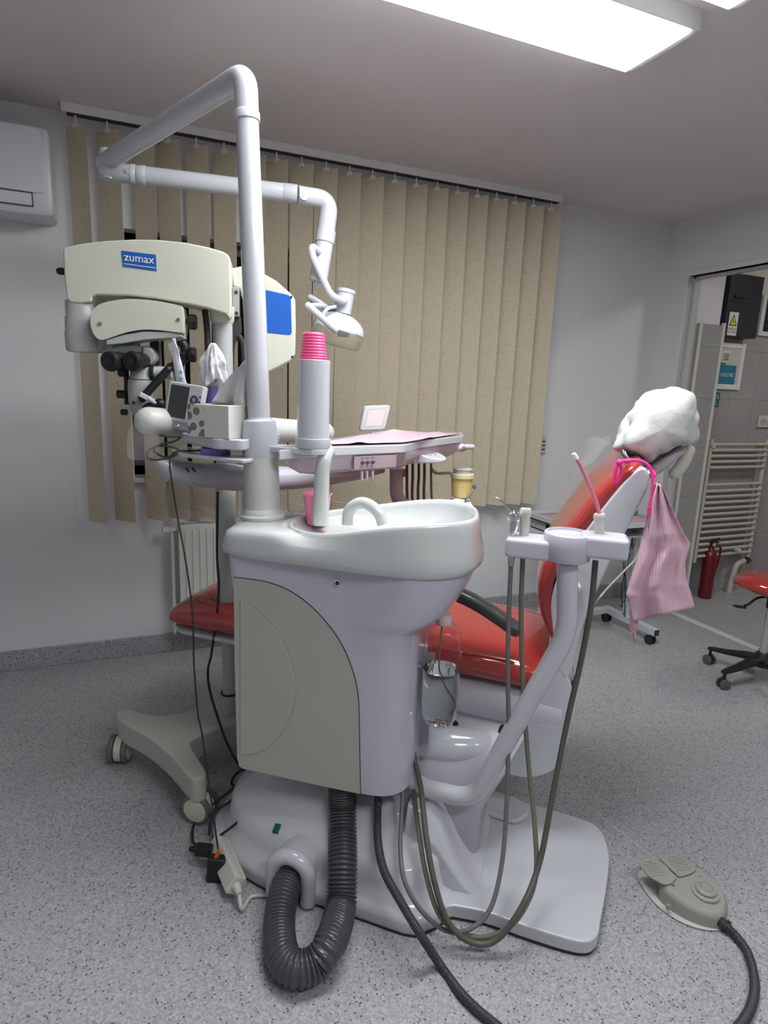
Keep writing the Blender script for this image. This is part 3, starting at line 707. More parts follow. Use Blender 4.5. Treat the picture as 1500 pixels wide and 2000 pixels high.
# hose port
bm = new(); z0 = .03
pc = U.sz(565, 1700, -.115)[0]
arch = [U.w(pc-.052, -.105, z0-.02), U.w(pc-.052, -.105, .085)] + [U.w(pc-.052*math.cos(a), -.105, .09+.052*math.sin(a)) for a in [PI*k/12 for k in range(13)]] + [U.w(pc+.052, -.105, .085), U.w(pc+.052, -.105, z0-.02)]
tube(bm, arch, .022, 18)
outer = [U.w(pc-.06, -.1, .008)] + [U.w(pc-.06*math.cos(a), -.1, .09+.06*math.sin(a)) for a in [PI*k/14 for k in range(15)]] + [U.w(pc+.06, -.1, .008)]
prism(bm, outer, U.v*.13); finish('hose_port', bm, white, ct, ang=50)
bm = new(); prism(bm, [U.w(pc-.038, -.104, .01)] + [U.w(pc-.038*math.cos(a), -.104, .085+.038*math.sin(a)) for a in [PI*k/10 for k in range(11)]] + [U.w(pc+.038, -.104, .01)], U.v*.01); finish('port_opening', bm, gapm, ct, smooth=False)
from mathutils.bvhtree import BVHTree
def hit(o, px, py):
    r = ROOT[o.name]; t = BVHTree.FromPolygons([r @ v.co for v in o.data.vertices], [tuple(p.vertices) for p in o.data.polygons])
    loc, nor, _, _ = t.ray_cast(CAM, ray(px, py).normalized()); return loc, nor
sc_, nor_ = hit(base_cover, 541, 1619)
bm = new(); nor_ = nor_ if nor_.dot(CAM-sc_) > 0 else -nor_; x_ = (U.u - nor_*U.u.dot(nor_)).normalized(); y_ = nor_.cross(x_)
R3 = Matrix((x_, y_, nor_)).transposed()
obox(bm, sc_, (.018, .026, .012), R3); lab(finish('power_switch', bm, green, ct, bevel=.001), 'small dark green rocker switch')
# pedestal and lift
bm = new(); rs = []
for z, s0, s1, v0, v1 in ((.05, .36, .70, .14, .46), (.20, .38, .70, .15, .45), (.30, .45, .76, .2, .5), (.42, .50, .84, .36, .80)):
    rs.append([U.w(a, b, z) for a, b in [(p.x, p.y) for p in rpoly([(s0, v0, 0), (s1, v0, 0), (s1, v1, 0), (s0, v1, 0)], .05)]])
rings(bm, rs); finish('lift_column', bm, mat('grey_plastic_shell', (.42, .42, .46), .35), ct, ang=60)
bm = new(); 
for px_, py_ in ((888, 1418), (981, 1430)):
    a = U.p(px_, py_, .31); cyl(bm, a, a+U.v*.05, .013); cyl(bm, a-U.v*.004, a, .007)
lab(finish('pivot_bolt', bm, blackp, ct), 'black pivot bolts under the seat')
# seat shell, housing
bm = new(); rs = []
for s_, zt, zb_, hw in ((-.48, .53, .515, .20), (-.44, .53, .505, .23), (.0, .53, .49, .25), (.35, .53, .44, .26), (.48, .53, .405, .262), (.60, .53, .385, .264), (.74, .53, .375, .266), (.90, .52, .38, .262), (.94, .50, .40, .25)):
    rs.append(superring(U.w(s_, CV, (zt+zb_)/2), U.v, V((0, 0, 1)), hw, (zt-zb_)/2, 36, 4.5))
rings(bm, rs); finish('seat_shell', bm, white, ct, ang=60)
hs = [(990, 1500), (1003, 1516), (1048, 1518), (1088, 1497), (1112, 1440), (1120, 1372), (1108, 1320), (1078, 1300), (1030, 1340), (992, 1400)]
bm = new(); pts = smooth2([U.p(x, y, .335) for x, y in hs], 4); prism(bm, pts, U.v*.50); finish('motor_housing', bm, white, ct, bevel=.018, seg=4)
bm = new(); a = U.w(*[U.sz(1118, 1372, .335)[0]+.002, .40, U.sz(1118, 1372, .335)[1]]); R_ = Matrix.Rotation(U.a, 3, 'Z')
obox(bm, a, (.004, .075, .085), R_); lab(finish('rating_plate', bm, steel, ct, bevel=.001), 'small metal rating plate')
# cushions
bm = new(); rs = []
S = [(-.515, .568, .532, .17), (-.505, .590, .524, .20), (-.46, .610, .52, .225), (-.34, .628, .52, .245), (-.2, .635, .52, .255), (.05, .642, .522, .26), (.35, .640, .522, .265), (.6, .636, .515, .268), (.76, .630, .505, .268), (.84, .615, .50, .262), (.875, .590, .505, .25), (.89, .56, .52, .235)]
Q = catmull([V(a[:3]) for a in S], 4); Wq = catmull([V((a[3], 0, 0)) for a in S], 4)
for q, w_ in zip(Q, Wq): rs.append(superring(U.w(q.x, CV, (q.y+q.z)/2), U.v, V((0, 0, 1)), w_.x, (q.y-q.z)/2, 44, 3.0))
rings(bm, rs); finish('seat_cushion', bm, red, ct, ang=80)
bm = new(); spine(bm, [(1092, 1262, .020), (1082, 1238, .026), (1071, 1205, .030), (1066, 1165, .032), (1073, 1125, .033), (1098, 1080, .033), (1135, 1030, .032), (1172, 983, .030), (1210, 944, .027), (1240, 922, .024), (1254, 914, .020, .22)], CV, .255, e=4.0)
finish('back_cushion', bm, red, ct, ang=80)
bsh = [(1264, 918), (1269, 936), (1262, 962), (1240, 1005), (1215, 1055), (1186, 1110), (1154, 1185), (1132, 1245), (1120, 1300), (1102, 1330), (1086, 1300), (1080, 1240), (1076, 1180), (1088, 1130), (1106, 1086), (1146, 1034), (1187, 980), (1230, 930), (1252, 914)]
bm = new(); prism(bm, smooth2([U.p(x, y, .335) for x, y in bsh], 4), U.v*.51); finish('back_shell', bm, white, ct, bevel=.022, seg=5)
bm = new(); a = U.p(1125, 1150, .318); lathe(bm, a, [(.012, -.012), (.015, -.006), (.015, .02)], U.v, 20); lab(finish('release_knob', bm, pvc, ct), 'ivory release knob')
# arm rest on the near side
bm = new(); P = catmull([U.p(1018, 1232, .345), U.p(1004, 1226, .345), U.p(975, 1206, .345), U.p(940, 1183, .345), U.p(905, 1165, .345), U.p(860, 1150, .345), U.p(825, 1160, .345)], 5)
rs = []
for i, p in enumerate(P):
    a, b = P[max(i-1, 0)], P[min(i+1, len(P)-1)]; t_ = (b-a).normalized(); nn = U.v.cross(t_).normalized()
    f = 1-.8*(1-min(1, (i+.6)/4))**2; rs.append(superring(p, U.v, nn, .032*f, .021*f, 20, 2.6))
rings(bm, rs); finish('armrest', bm, mat('dark_satin_armrest', (.045, .048, .045), .3, coat=.2), ct, ang=80)
# headrest mechanism
bm = new(); vh = .56
rtube(bm, fillet([U.p(1345, 880, vh), U.p(1335, 905, vh), U.p(1318, 925, vh)], .03), .018); finish('headrest_lever', bm, pvc, ct)
bm = new(); spine(bm, [(1250, 930, .016, .05), (1285, 908, .018, .06), (1325, 878, .016, .05)], vh, .07, vpl=vh); finish('headrest_bracket', bm, mat('grey_bracket', (.42, .40, .41), .4), ct, ang=80)
# headrest cover: crumpled white bag over the headrest
vb = .53
out_px = [(1208, 876), (1220, 846), (1243, 815), (1262, 788), (1285, 770), (1318, 763), (1347, 762), (1364, 776), (1368, 803), (1366, 835), (1360, 862), (1335, 874), (1305, 888), (1280, 905), (1262, 905), (1240, 893), (1222, 884)]
pts = smooth2([V(U.sz(x, y, vb-.09)) .to_3d() for x, y in out_px], 8); cxy = sum(pts, V())/len(pts)
bm = new(); rs = []
for k in range(41):
    u = -1 + 2*k/40; f = (1-abs(u)**2.6)**(1/2.6) if abs(u) < 1 else 0; f = max(f, .04)
    rg = []
    for p in pts:
        q = cxy + (p-cxy)*f; pp = U.w(q.x, vb + u*.135 + .02, q.y)
        nz_ = noise.noise(pp*9)*.014 + (abs(noise.noise(V((pp.x*11+pp.z*7, pp.y*11-pp.z*5, pp.z*5))+V((3, 1, 5))))-.12)*.024 + (abs(noise.noise(pp*24))-.2)*.014
        rg.append(pp + (U.u*(q-cxy).x + V((0, 0, (q-cxy).y))).normalized()*nz_*f)
    rs.append(rg)
rings(bm, rs); hb = finish('headrest_cover', bm, bagm, ang=80, sub=1); tag(hb, 'crumpled white disposable cover over the chair headrest', 'headrest cover')
bm = new(); rs = []
for k in range(7):
    t_ = k/6; rs.append([U.w(*(lambda c: (c[0]+.0, vb-.13+.26*j/12, c[1]+.006*math.sin(j*1.9+k)))(U.sz(1214+ (1262-1214)*t_, 872+(905-872)*t_+ (14 if 0 < t_ < 1 else 6)*1.0, vb))) for j in range(13)])
g = [[bm.verts.new(p) for p in r_] for r_ in rs]
for i in range(6):
    for j in range(12): bm.faces.new((g[i][j], g[i+1][j], g[i+1][j+1], g[i][j+1]))
o = finish('cover_skirt', bm, bagm, hb, ang=80); o.modifiers.new('s', 'SOLIDIFY').thickness = .001
# clear film over the chair back
bm = new(); g = []
for i in range(13):
    t_ = i/12; px_ = 1130+(1232-1130)*t_; py_ = 1000+(905-1000)*t_ ; q = U.sz(px_-8*math.sin(PI*t_), py_-10*math.sin(PI*t_), NVn)
    g.append([bm.verts.new(U.w(q[0]-.028+.004*math.sin(j*1.3+i), .56+.3*j/8, q[1]+.030+.012*math.sin(j*.9+i*.7)+.05*math.sin(PI*j/8)*math.sin(PI*t_))) for j in range(9)])
for i in range(12):
    for j in range(8): bm.faces.new((g[i][j], g[i+1][j], g[i+1][j+1], g[i][j+1]))
tag(finish('clear_film', bm, haze, ang=80), 'loose clear plastic film over the far side of the red backrest', 'film')

# ---- neck cord with clips and the bib hanging from it
t = thing('bib_cord', 'hot pink neck cord with metal clips tied round the chair top', 'cord', U.p(1255, 905, .3))
bm = new(); Rc = .0045
c1 = catmull([U.p(1199, 940, .30), U.p(1203, 918, .295), U.p(1209, 903, .295), U.p(1225, 900, .30), U.p(1250, 900, .30), U.p(1268, 912, .30), U.p(1275, 935, .298), U.p(1274, 965, .297), U.p(1270, 992, .296)], 7)
tube(bm, c1, Rc, 10)
tube(bm, catmull([U.p(1209, 903, .295), U.p(1214, 918, .297), U.p(1206, 940, .30), U.p(1199, 940, .30)], 6), Rc, 10)
tube(bm, catmull([U.p(1213, 903, .30), U.p(1230, 898, .42), U.p(1262, 905, .60), U.p(1274, 915, .5), U.p(1279, 930, .32)], 6), Rc, 10)
bmesh.ops.create_icosphere(bm, subdivisions=2, radius=.009, matrix=Matrix.Translation(U.p(1210, 903, .294)))
cyl(bm, U.p(1270, 990, .296), U.p(1270, 1006, .296), .0075)
finish('cord', bm, hotp, t)
for (a, b) in (((1270, 1004), (1270, 1030)), ((1282, 952), (1288, 938))):
    bm = new(); A_, B_ = U.p(*a, .296), U.p(*b, .296); d_ = (B_-A_)
    for sg in (-1, 1):
        obox(bm, (A_+B_)/2 + U.u*.0035*sg, (.003, .011, d_.length), Matrix.Rotation(U.a, 3, 'Z')); cyl(bm, A_+U.u*.001+V((0, 0, -.004)), A_+U.u*.001-U.v*.007+V((0, 0, -.004)), .004, n=10)
    lab(finish('clip', bm, chrome, t, bevel=.0008), 'small metal alligator clip')
Lb = [(1281, 942), (1268, 975), (1262, 1010), (1255, 1050), (1245, 1090), (1232, 1130), (1223, 1160), (1228, 1178), (1237, 1214)]
Rb = [(1292, 948), (1305, 975), (1318, 1005), (1336, 1042), (1349, 1062), (1338, 1098), (1340, 1130), (1350, 1160), (1357, 1186)]
def lerp_list(L_, t):
    f = t*(len(L_)-1); i = min(int(f), len(L_)-2); f -= i
    return (L_[i][0]*(1-f)+L_[i+1][0]*f, L_[i][1]*(1-f)+L_[i+1][1]*f)
bm = new(); g = []; NR, NC = 44, 30
for i in range(NR+1):
    t_ = i/NR; a = lerp_list(Lb, t_); b = lerp_list(Rb, t_); row = []
    for j in range(NC+1):
        u = j/NC; x = a[0]*(1-u)+b[0]*u; y = a[1]*(1-u)+b[1]*u
        fold = .022*math.sin(u*PI*2.2+1.0)*(.35+.65*t_) + .012*math.sin(u*PI*5+t_*4)*(1-t_*.4) + noise.noise(V((u*4, t_*7, 1)))*.008*(1 if .35 < t_ < .8 else .4)
        row.append(bm.verts.new(U.p(x, y, .285 + fold)))
    g.append(row)
for i in range(NR):
    for j in range(NC): bm.faces.new((g[i][j], g[i][j+1], g[i+1][j+1], g[i+1][j]))
ob = finish('patient_bib', bm, bibm, ang=90, rot=U.a); tag(ob, 'pink ribbed paper bib hanging from the chair back by a clip', 'bib'); ob.modifiers.new('s', 'SOLIDIFY').thickness = .0008
bm = new(); g = []
for i in range(13):
    t_ = i/12; a = lerp_list([(1236, 1150), (1229, 1190), (1230, 1225), (1238, 1252)], t_); b = lerp_list([(1252, 1150), (1250, 1190), (1244, 1225), (1240, 1256)], t_)
    g.append([bm.verts.new(U.p(a[0]*(1-u)+b[0]*u, a[1]*(1-u)+b[1]*u, .325+.006*math.sin(u*6))) for u in (0, .25, .5, .75, 1)])
for i in range(12):
    for j in range(4): bm.faces.new((g[i][j], g[i][j+1], g[i+1][j+1], g[i+1][j]))
o = finish('folded_corner', bm, bibm, ob, ang=90); o.modifiers.new('s', 'SOLIDIFY').thickness = .0008

# ================================================================ SPITTOON UNIT
ut = thing('spittoon_unit', 'white dental unit cabinet with cream side panel and ceramic spittoon', 'dental unit', U.w(.25, .15, 0), U.a)
OC = smooth2([(-.052, .03), (-.02, -.01), (.08, -.022), (.25, -.028), (.40, -.034), (.53, -.02), (.615, .045), (.645, .15), (.635, .28), (.57, .38), (.45, .42), (.30, .40), (.16, .345), (.04, .305), (-.03, .28), (-.056, .22), (-.062, .12)], 4)
CC = V((.30, .16)); NA = 120
OA = by_angle(OC, CC, NA)
rect = rpoly([(0, .0, 0), (.50, .0, 0), (.50, .27, 0), (0, .27, 0)], [.025, .11, .05, .03], 8); RA = by_angle(rect, CC, NA)
bm = new(); rs = []
for z in (.305, .40, .55, .68, .78):
    rs.append([U.w(p.x - .012*(z-.305)/.475*(1 if p.x < .1 else 0), p.y, z) for p in RA])
for k in range(1, 13):
    t_ = k/12; f = math.sqrt(1-(1-t_)**2)*.75 + t_*.25; z = .78 + .19*t_
    def flare(r_, o_):
        x_ = r_.x*(1-f) + (CC.x+(o_.x-CC.x)*.97)*f; y_ = r_.y*(1-f) + (CC.y+(o_.y-CC.y)*.97)*f
        lim = -.028*max(0, min(1, (x_-.33)/.2)) - .0002
        if x_ < .1: x_ = max(x_, -.012-.02*f)
        return U.w(x_, max(y_, lim), z)
    rs.append([flare(r_, o_) for r_, o_ in zip(RA, OA)])
rings(bm, rs); finish('cabinet', bm, lav, ut, ang=60)
# cream access panel with its curved edge
pp = [(447, 1128), (478, 1131), (520, 1138), (560, 1153), (600, 1180), (640, 1222), (670, 1268), (690, 1320), (699, 1370), (701, 1450), (703, 1551)]
P2 = [(q.x, q.y) for q in catmull([V((*U.sz(x, y, -.004), 0)) for x, y in pp], 5)] + [U.sz(x, y, -.004) for x, y in ((640, 1540), (560, 1528), (495, 1517), (476, 1510), (467, 1498), (463, 1480), (455, 1300))]; P2 = [(max(s, -.008), max(z, .303)) for s, z in P2]
bm = new(); prism(bm, [U.w(s, -.0035, z) for s, z in P2], U.v*.03); finish('access_panel', bm, cream, ut, bevel=.0018, seg=2)
cxx, czz = .17, .6
bm = new(); prism(bm, [U.w(s + (.0018 if s > 0 else -.0), -.0012, z + (.0018 if z > .4 else 0)) for s, z in P2], U.v*.02); finish('panel_gap', bm, gapm, ut, smooth=False)
# embossed arc on the panel
arc = catmull([U.p(x, y, -.0042) for x, y in ((470, 1170), (500, 1190), (540, 1232), (566, 1285), (577, 1335), (572, 1385), (550, 1430), (515, 1465), (470, 1476))], 6)
bm = new(); prism(bm, [q for q in arc], U.v*-.003); finish('embossed_field', bm, cream, ut, bevel=.0022, seg=3)
bm = new(); a = U.p(660, 1138, -.003); lathe(bm, a+U.v*.012, [(.013, 0), (.013, .004), (.0095, .005), (.0095, .016), (.006, .017), (.006, .006), (.0, .005)], -U.v, 24)
lab(finish('water_coupling', bm, chrome, ut), 'small round chrome coupling'); 
bm = new(); cyl(bm, a-U.v*.0055, a-U.v*.003, .0058); finish('coupling_hole', bm, gapm, ut)
# ceramic cover with the bowl
E = smooth2([(.115, .10), (.15, .04), (.22, .0), (.32, -.018), (.44, -.022), (.55, .01), (.615, .08), (.628, .17), (.60, .29), (.53, .37), (.42, .395), (.30, .37), (.20, .32), (.135, .24), (.11, .16)], 5)
CB = V((.36, .17)); EA = by_angle(E, CB, NA); OB = by_angle(OC, CB, NA)
def rim(p):
    f = max(0, min(1, (p.x-.10)/.50)); f = f*f*(3-2*f); dip = .012*math.exp(-((p.x-.26)/.12)**2)*(1 if p.y < .2 else .2)
    return 1.040 + .052*f - dip
def blend(A_, B_, f): return A_*(1-f) + B_*f
bm = new(); rs = []
def ringo(fn): rs.append([fn(o_, e_) for o_, e_ in zip(OB, EA)])
sc2 = lambda p, k: CB + (p-CB)*k
ringo(lambda o, e: U.w(*sc2(o, .955), .958)); ringo(lambda o, e: U.w(*sc2(o, .99), .952)); ringo(lambda o, e: U.w(*sc2(o, 1.008), .958)); ringo(lambda o, e: U.w(*sc2(o, 1.012), .970)); ringo(lambda o, e: U.w(*sc2(o, .995), 1.0))
def outer_ring(u, f_, h):
    def fn(o, e):
        w_ = max(0, min(1, ((o-e).length-.035)/.05)); w_ = w_*w_*(3-2*w_)
        e2 = sc2(e, 1.02); a = blend(o, sc2(e, 1.045), f_); zs = 1.0 + (rim(e)-.010-1.0)*u
        b = blend(sc2(o, .995), e2, u); q = blend(b, a, w_); return U.w(q.x, q.y, zs*(1-w_)+h*w_)
    ringo(fn)
for u, f_, h in ((.12, .04, 1.014), (.25, .14, 1.024), (.4, .3, 1.029), (.55, .92, 1.031)): outer_ring(u, f_, h)
outer_ring(.8, 1.0, 1.033); ringo(lambda o, e: U.w(*sc2(e, 1.02), rim(e)-.010)); ringo(lambda o, e: U.w(*sc2(e, 1.008), rim(e)-.002)); ringo(lambda o, e: U.w(*sc2(e, .99), rim(e)))
ringo(lambda o, e: U.w(*sc2(e, .965), rim(e)-.004)); ringo(lambda o, e: U.w(*sc2(e, .945), rim(e)-.016))
for k_, z_ in ((.9, 1.0145), (.8, 1.009), (.6, .996), (.4, .986), (.15, .980)):
    ringo(lambda o, e, k_=k_, z_=z_: U.w(*sc2(e, k_), z_ if e.x > .3 else max(z_, 1.012-.02*(1-k_))))
rings(bm, rs, cap0=True); sp = finish('spittoon_bowl', bm, ceramic, ut, ang=80)
bm = new(); q = U.p(628, 1020, .14); zb_ = 1.012
tube(bm, catmull([U.p(626, 1024, .14), U.p(627, 990, .14), U.p(628, 950, .14), U.p(630, 915, .14), U.p(634, 896, .145), U.p(638, 884, .16), U.p(641, 880, .18), U.p(643, 884, .20)], 6), .0235, 22, lambda i, t: 1.0-.25*i/t)
finish('cup_filler_spout', bm, ceramic, ut, ang=80)
bm = new(); tube(bm, catmull([U.p(679, 1024, .13), U.p(680, 1005, .13), U.p(688, 990, .13), U.p(707, 982, .13), U.p(726, 989, .13), U.p(741, 1005, .13), U.p(748, 1024, .13)], 6), .0165, 20); finish('bowl_flush_spout', bm, ceramic, ut, ang=80)
# tray printing under the cup
# vertical strip behind the bottle and support arm
bm = new(); a0_, z0_ = U.sz(835, 1480, .18); a1_, z1_ = U.sz(803, 1330, .18)
fbox(bm, U, a1_-.03, a0_, .18, .215, z0_, .66); finish('rear_bracket', bm, mat('grey_lilac_bracket', (.40, .39, .46), .4), ut, bevel=.003)
bm = new(); tube(bm, catmull([U.w(.40, .25, .325), U.w(.50, .275, .325), U.w(.60, .285, .32), U.w(.69, .33, .315), U.w(.74, .41, .315), U.w(.74, .52, .325)], 8), .066, 28); finish('support_arm', bm, white, ut, ang=80)
bm = new(); cyl(bm, U.p(808, 1302, .10), U.p(822, 1300, .10), .0045); cyl(bm, U.p(803, 1302, .10), U.p(808, 1302, .10), .008); lab(finish('bottle_nipple', bm, steel, ut), 'steel nipple beside the bottle')

# water bottle under the bowl
bc = U.p(861, 1330, .13); 
def bz(py): return U.p(861, py, .13).z
zt_, zb_ = bz(1207), bz(1410); Rb_ = 38/1200*1.69
t = thing('water_bottle', 'clear plastic water bottle half full screwed under the bowl', 'bottle', V((bc.x, bc.y, zb_)))
bxy = V((bc.x, bc.y, 0))
h = zt_-zb_
prof = [(.012, .012), (Rb_*.55, .004), (Rb_*.75, .0), (Rb_*.9, .018), (Rb_, .05), (Rb_, h*.72), (Rb_*.98, h*.80), (Rb_*.88, h*.88), (Rb_*.6, h*.945), (Rb_*.33, h*.965), (Rb_*.30, h)]
bm = new(); lathe(bm, bxy+V((0, 0, zb_)), prof, n=40, cap=False); o = finish('bottle_shell', bm, clear, t, ang=80); s = o.modifiers.new('s', 'SOLIDIFY'); s.thickness = .0012
wl = bz(1305)-zb_
bm = new(); lathe(bm, bxy+V((0, 0, zb_)), [(.010, .015), (Rb_*.53, .007), (Rb_*.73, .004), (Rb_*.87, .020), (Rb_*.965, .051), (Rb_*.965, wl)], n=40); finish('water', bm, water, t, ang=60)
bm = new(); tube(bm, catmull([bxy+V((-.012, -.01, zt_)), bxy+V((-.02, -.02, zb_+h*.6)), bxy+V((-.005, -.03, zb_+h*.42)), bxy+V((.028, -.02, zb_+h*.22)), bxy+V((.026, .0, zb_+.03))]), .0025, 8); finish('suction_tube', bm, tubeb, t)
bm = new(); lathe(bm, bxy+V((0, 0, zt_-.016)), [(Rb_*.40, 0), (Rb_*.40, .03)], n=30); finish('bottle_collar', bm, mat('pale_collar', (.66, .5, .52), .3), t)

# ================================================================ LIGHT POST, ARMS AND LAMP
pv = .14; b0 = U.p(514, 1010, pv)
lt_ = thing('dental_light', 'white dental operating lamp on tall post with folding arms', 'dental light', b0)
ps, pz = U.sz(514, 1012, pv)
def post(py): # centre of the leaning post at picture height py
    x = 514 + (482-514)*(1012-py)/(1012-215); return U.p(x, py, pv)
ax_ = (post(215)-post(1010)).normalized(); base = U.w(ps, pv, 1.028)
def L_(py): return (post(py)-base).dot(ax_)
bm = new(); lathe(bm, base, [(.064, 0), (.066, .004), (.065, .012), (.058, .016), (.056, .026), (.0515, .032), (.0495, L_(893))], ax_, 48); finish('post_sleeve', bm, warmw, lt_)
bm = new(); lathe(bm, base, [(.0495, L_(893)), (.0505, L_(890)), (.0505, L_(846)), (.0455, L_(822)), (.035, L_(818))], ax_, 48); finish('swivel_collar', bm, white, lt_)
bm = new(); lathe(bm, base, [(.034, L_(821)), (.034, L_(817)), (.0315, L_(816)), (.0305, L_(400)), (.0295, L_(235))], ax_, 40); finish('post_tube', bm, white, lt_)
bm = new(); lathe(bm, base, [(.0295, L_(238)), (.0335, L_(236)), (.0335, L_(222)), (.031, L_(218))], ax_, 40); finish('post_ring', bm, white, lt_)
top = post(146); zA = top.z - .004
e1 = ZP(203, 318, zA - .028); dA = (e1 - top).normalized()
bm = new(); el = fillet([post(222), top, top + dA*.085], .07, 12); tube(bm, el, .0305, 28); finish('post_elbow', bm, white, lt_)
bm = new(); a = top + dA*.082; tube(bm, [a, a+(e1-a)*.33, a+(e1-a)*.66, e1], .0297, 28); lathe(bm, e1, [(.0297, 0), (.027, .008), (.02, .013)], dA, 28); finish('upper_arm', bm, white, lt_, ang=50)
# knuckle under the far end
k0 = e1 - dA*.03 - V((0, 0, .035)); 
k1 = YP(262, 338, k0.y - .0); e2 = YP(585, 380, 2.40); d2 = (e2-k0).normalized()
bm = new(); cyl(bm, e1-dA*.03+V((0, 0, .035)), k0-V((0, 0, .026)), .026); rtube(bm, [k0, k0+d2*.085], .0315, 24); finish('knuckle', bm, white, lt_, ang=50)
s0 = k0 + d2*.10
bm = new(); lathe(bm, s0-d2*.022, [(.0305, 0), (.0335, .002), (.0335, .016), (.031, .019), (.0335, .022), (.0335, .05), (.032, .052)], d2, 32); finish('arm_joint', bm, white, lt_, ang=40)
bm = new()
for q_ in (s0-d2*.035,): 
    n_ = V((0, -1, 0)); cyl(bm, q_+n_*.028, q_+n_*.034, .009)
lab(finish('pivot_screw', bm, steel, lt_), 'steel pivot screw')
bm = new(); cyl(bm, s0+d2*.02, e2-d2*.055, .0318, n=32); finish('spring_arm', bm, white, lt_)
bm = new(); lathe(bm, e2-d2*.06, [(.0318, 0), (.0333, .002), (.0333, .05), (.031, .052)], d2, 32); finish('arm_end_cap', bm, white, lt_, ang=40)
YL = 2.40
bm = new(); q_ = YP(594, 381, YL-.035); cyl(bm, q_, q_+V((0, .01, 0)), .017); finish('joint_boss', bm, white, lt_)
bm = new(); cyl(bm, q_-V((0, .003, 0)), q_, .007); lab(finish('joint_screw', bm, steel, lt_), 'steel joint screw')
bm = new(); tube(bm, fillet([YP(581, 380.5, YL), YP(645, 391, YL), YP(637, 452, YL)], .085, 12), .0325, 28, lambda i, t: 1+.03*i/t); finish('lamp_elbow', bm, white, lt_, ang=60)
dl = (YP(622, 545, YL)-YP(638, 448, YL)).normalized(); q_ = YP(638, 450, YL)
bm = new(); lathe(bm, q_, [(.0345, 0), (.0365, .002), (.037, .045), (.0345, .047)], dl, 32); finish('lamp_ring', bm, white, lt_, ang=40)
bm = new(); lathe(bm, q_+dl*.045, [(.0335, 0), (.034, .06), (.0345, .13), (.033, .145), (.0, .146)], dl, 32); finish('lamp_stem', bm, white, lt_, ang=60)
bm = new(); q2 = YP(617, 540, YL); tube(bm, catmull([q2, q2+V((-.003, 0, -.02)), q2+V((-.008, 0, -.032)), q2+V((-.002, 0, -.045)), q2+V((.003, 0, -.03)), q2+V((.001, 0, -.018))]), .0035, 8); lab(finish('lock_spring', bm, chrome, lt_), 'small dangling metal latch')
YF = YL-.05
bm = new(); rtube(bm, fillet([YP(624, 493, YL-.02), YP(608, 480, YF), YP(610, 500, YF), YP(646, 578, YF), YP(672, 588, YF)], .035, 8), .0138, 18); finish('yoke_arm', bm, white, lt_, ang=70)
hc = YP(672, 590, YL); hd = (YP(668, 612, YL)-YP(676, 567, YL)).normalized()
bm = new(); lathe(bm, YP(677, 566, YL), [(.030, 0), (.0365, .001), (.037, .014), (.034, .015), (.0335, .092), (.037, .094)], hd, 36); finish('lamp_neck', bm, white, lt_, ang=40)
bm = new(); n_ = V((0, -1, 0)); q3 = YP(670, 588, YF+.01); cyl(bm, q3, q3+V((0, .03, 0)), .019); finish('yoke_boss', bm, white, lt_)
# reflector dome
dc = YP(661, 646, YL); up = (V((0, 0, 1)) + V((.20, 0, 0)) + V((0, -.10, 0))).normalized(); rx_ = V((1, 0, -.2)).normalized(); ry_ = up.cross(rx_)
bm = new(); rs = []
for k in range(11):
    a_ = PI/2*k/10; rs.append(superring(dc + up*.070*math.sin(a_), rx_, ry_, .104*max(.03, math.cos(a_)), .078*max(.03, math.cos(a_)), 40, 2.2))
for k in range(9, -1, -1):
    a_ = PI/2*k/10; rs.append(superring(dc + up*(.066*math.sin(a_)), rx_, ry_, .100*max(.03, math.cos(a_)), .074*max(.03, math.cos(a_)), 40, 2.2))
rings(bm, rs, False, False, True); finish('reflector_dome', bm, mat('pale_blue_white', (.55, .62, .68), .15, coat=.6), lt_, ang=80)
bm = new(); rs = [superring(dc + up*h_, rx_, ry_, a_, b_, 40, 2.4) for h_, a_, b_ in ((.004, .1045, .0785), (-.02, .104, .078), (-.052, .098, .073), (-.06, .085, .062))]
rings(bm, rs, False, True); o = finish('lamp_shield', bm, lampc, lt_, ang=80); o.modifiers.new('s', 'SOLIDIFY').thickness = .002
bm = new(); obox(bm, dc+V((.0, -.06, -.012)), (.042, .02, .03)); lab(finish('bulb_holder', bm, blackp, lt_, bevel=.003), 'dark bulb holder'); 
for a_, b_, yy in (((606, 581), (648, 607), YL+.03), ((602, 597), (655, 644), YF-.05)):
    bm = new(); rtube(bm, [YP(*a_, yy), YP(*b_, yy)], .0135, 18); finish('handle', bm, white, lt_, ang=70)
bm = new(); rtube(bm, fillet([YP(604, 597, YF-.04), YP(625, 596, YL-.03), YP(652, 600, YL)], .03), .010, 14); tube(bm, catmull([YP(630, 615, YF-.02), YP(640, 603, YF-.02), YP(655, 599, YF)]), .007, 10); finish('handle_bracket', bm, white, lt_, ang=70)

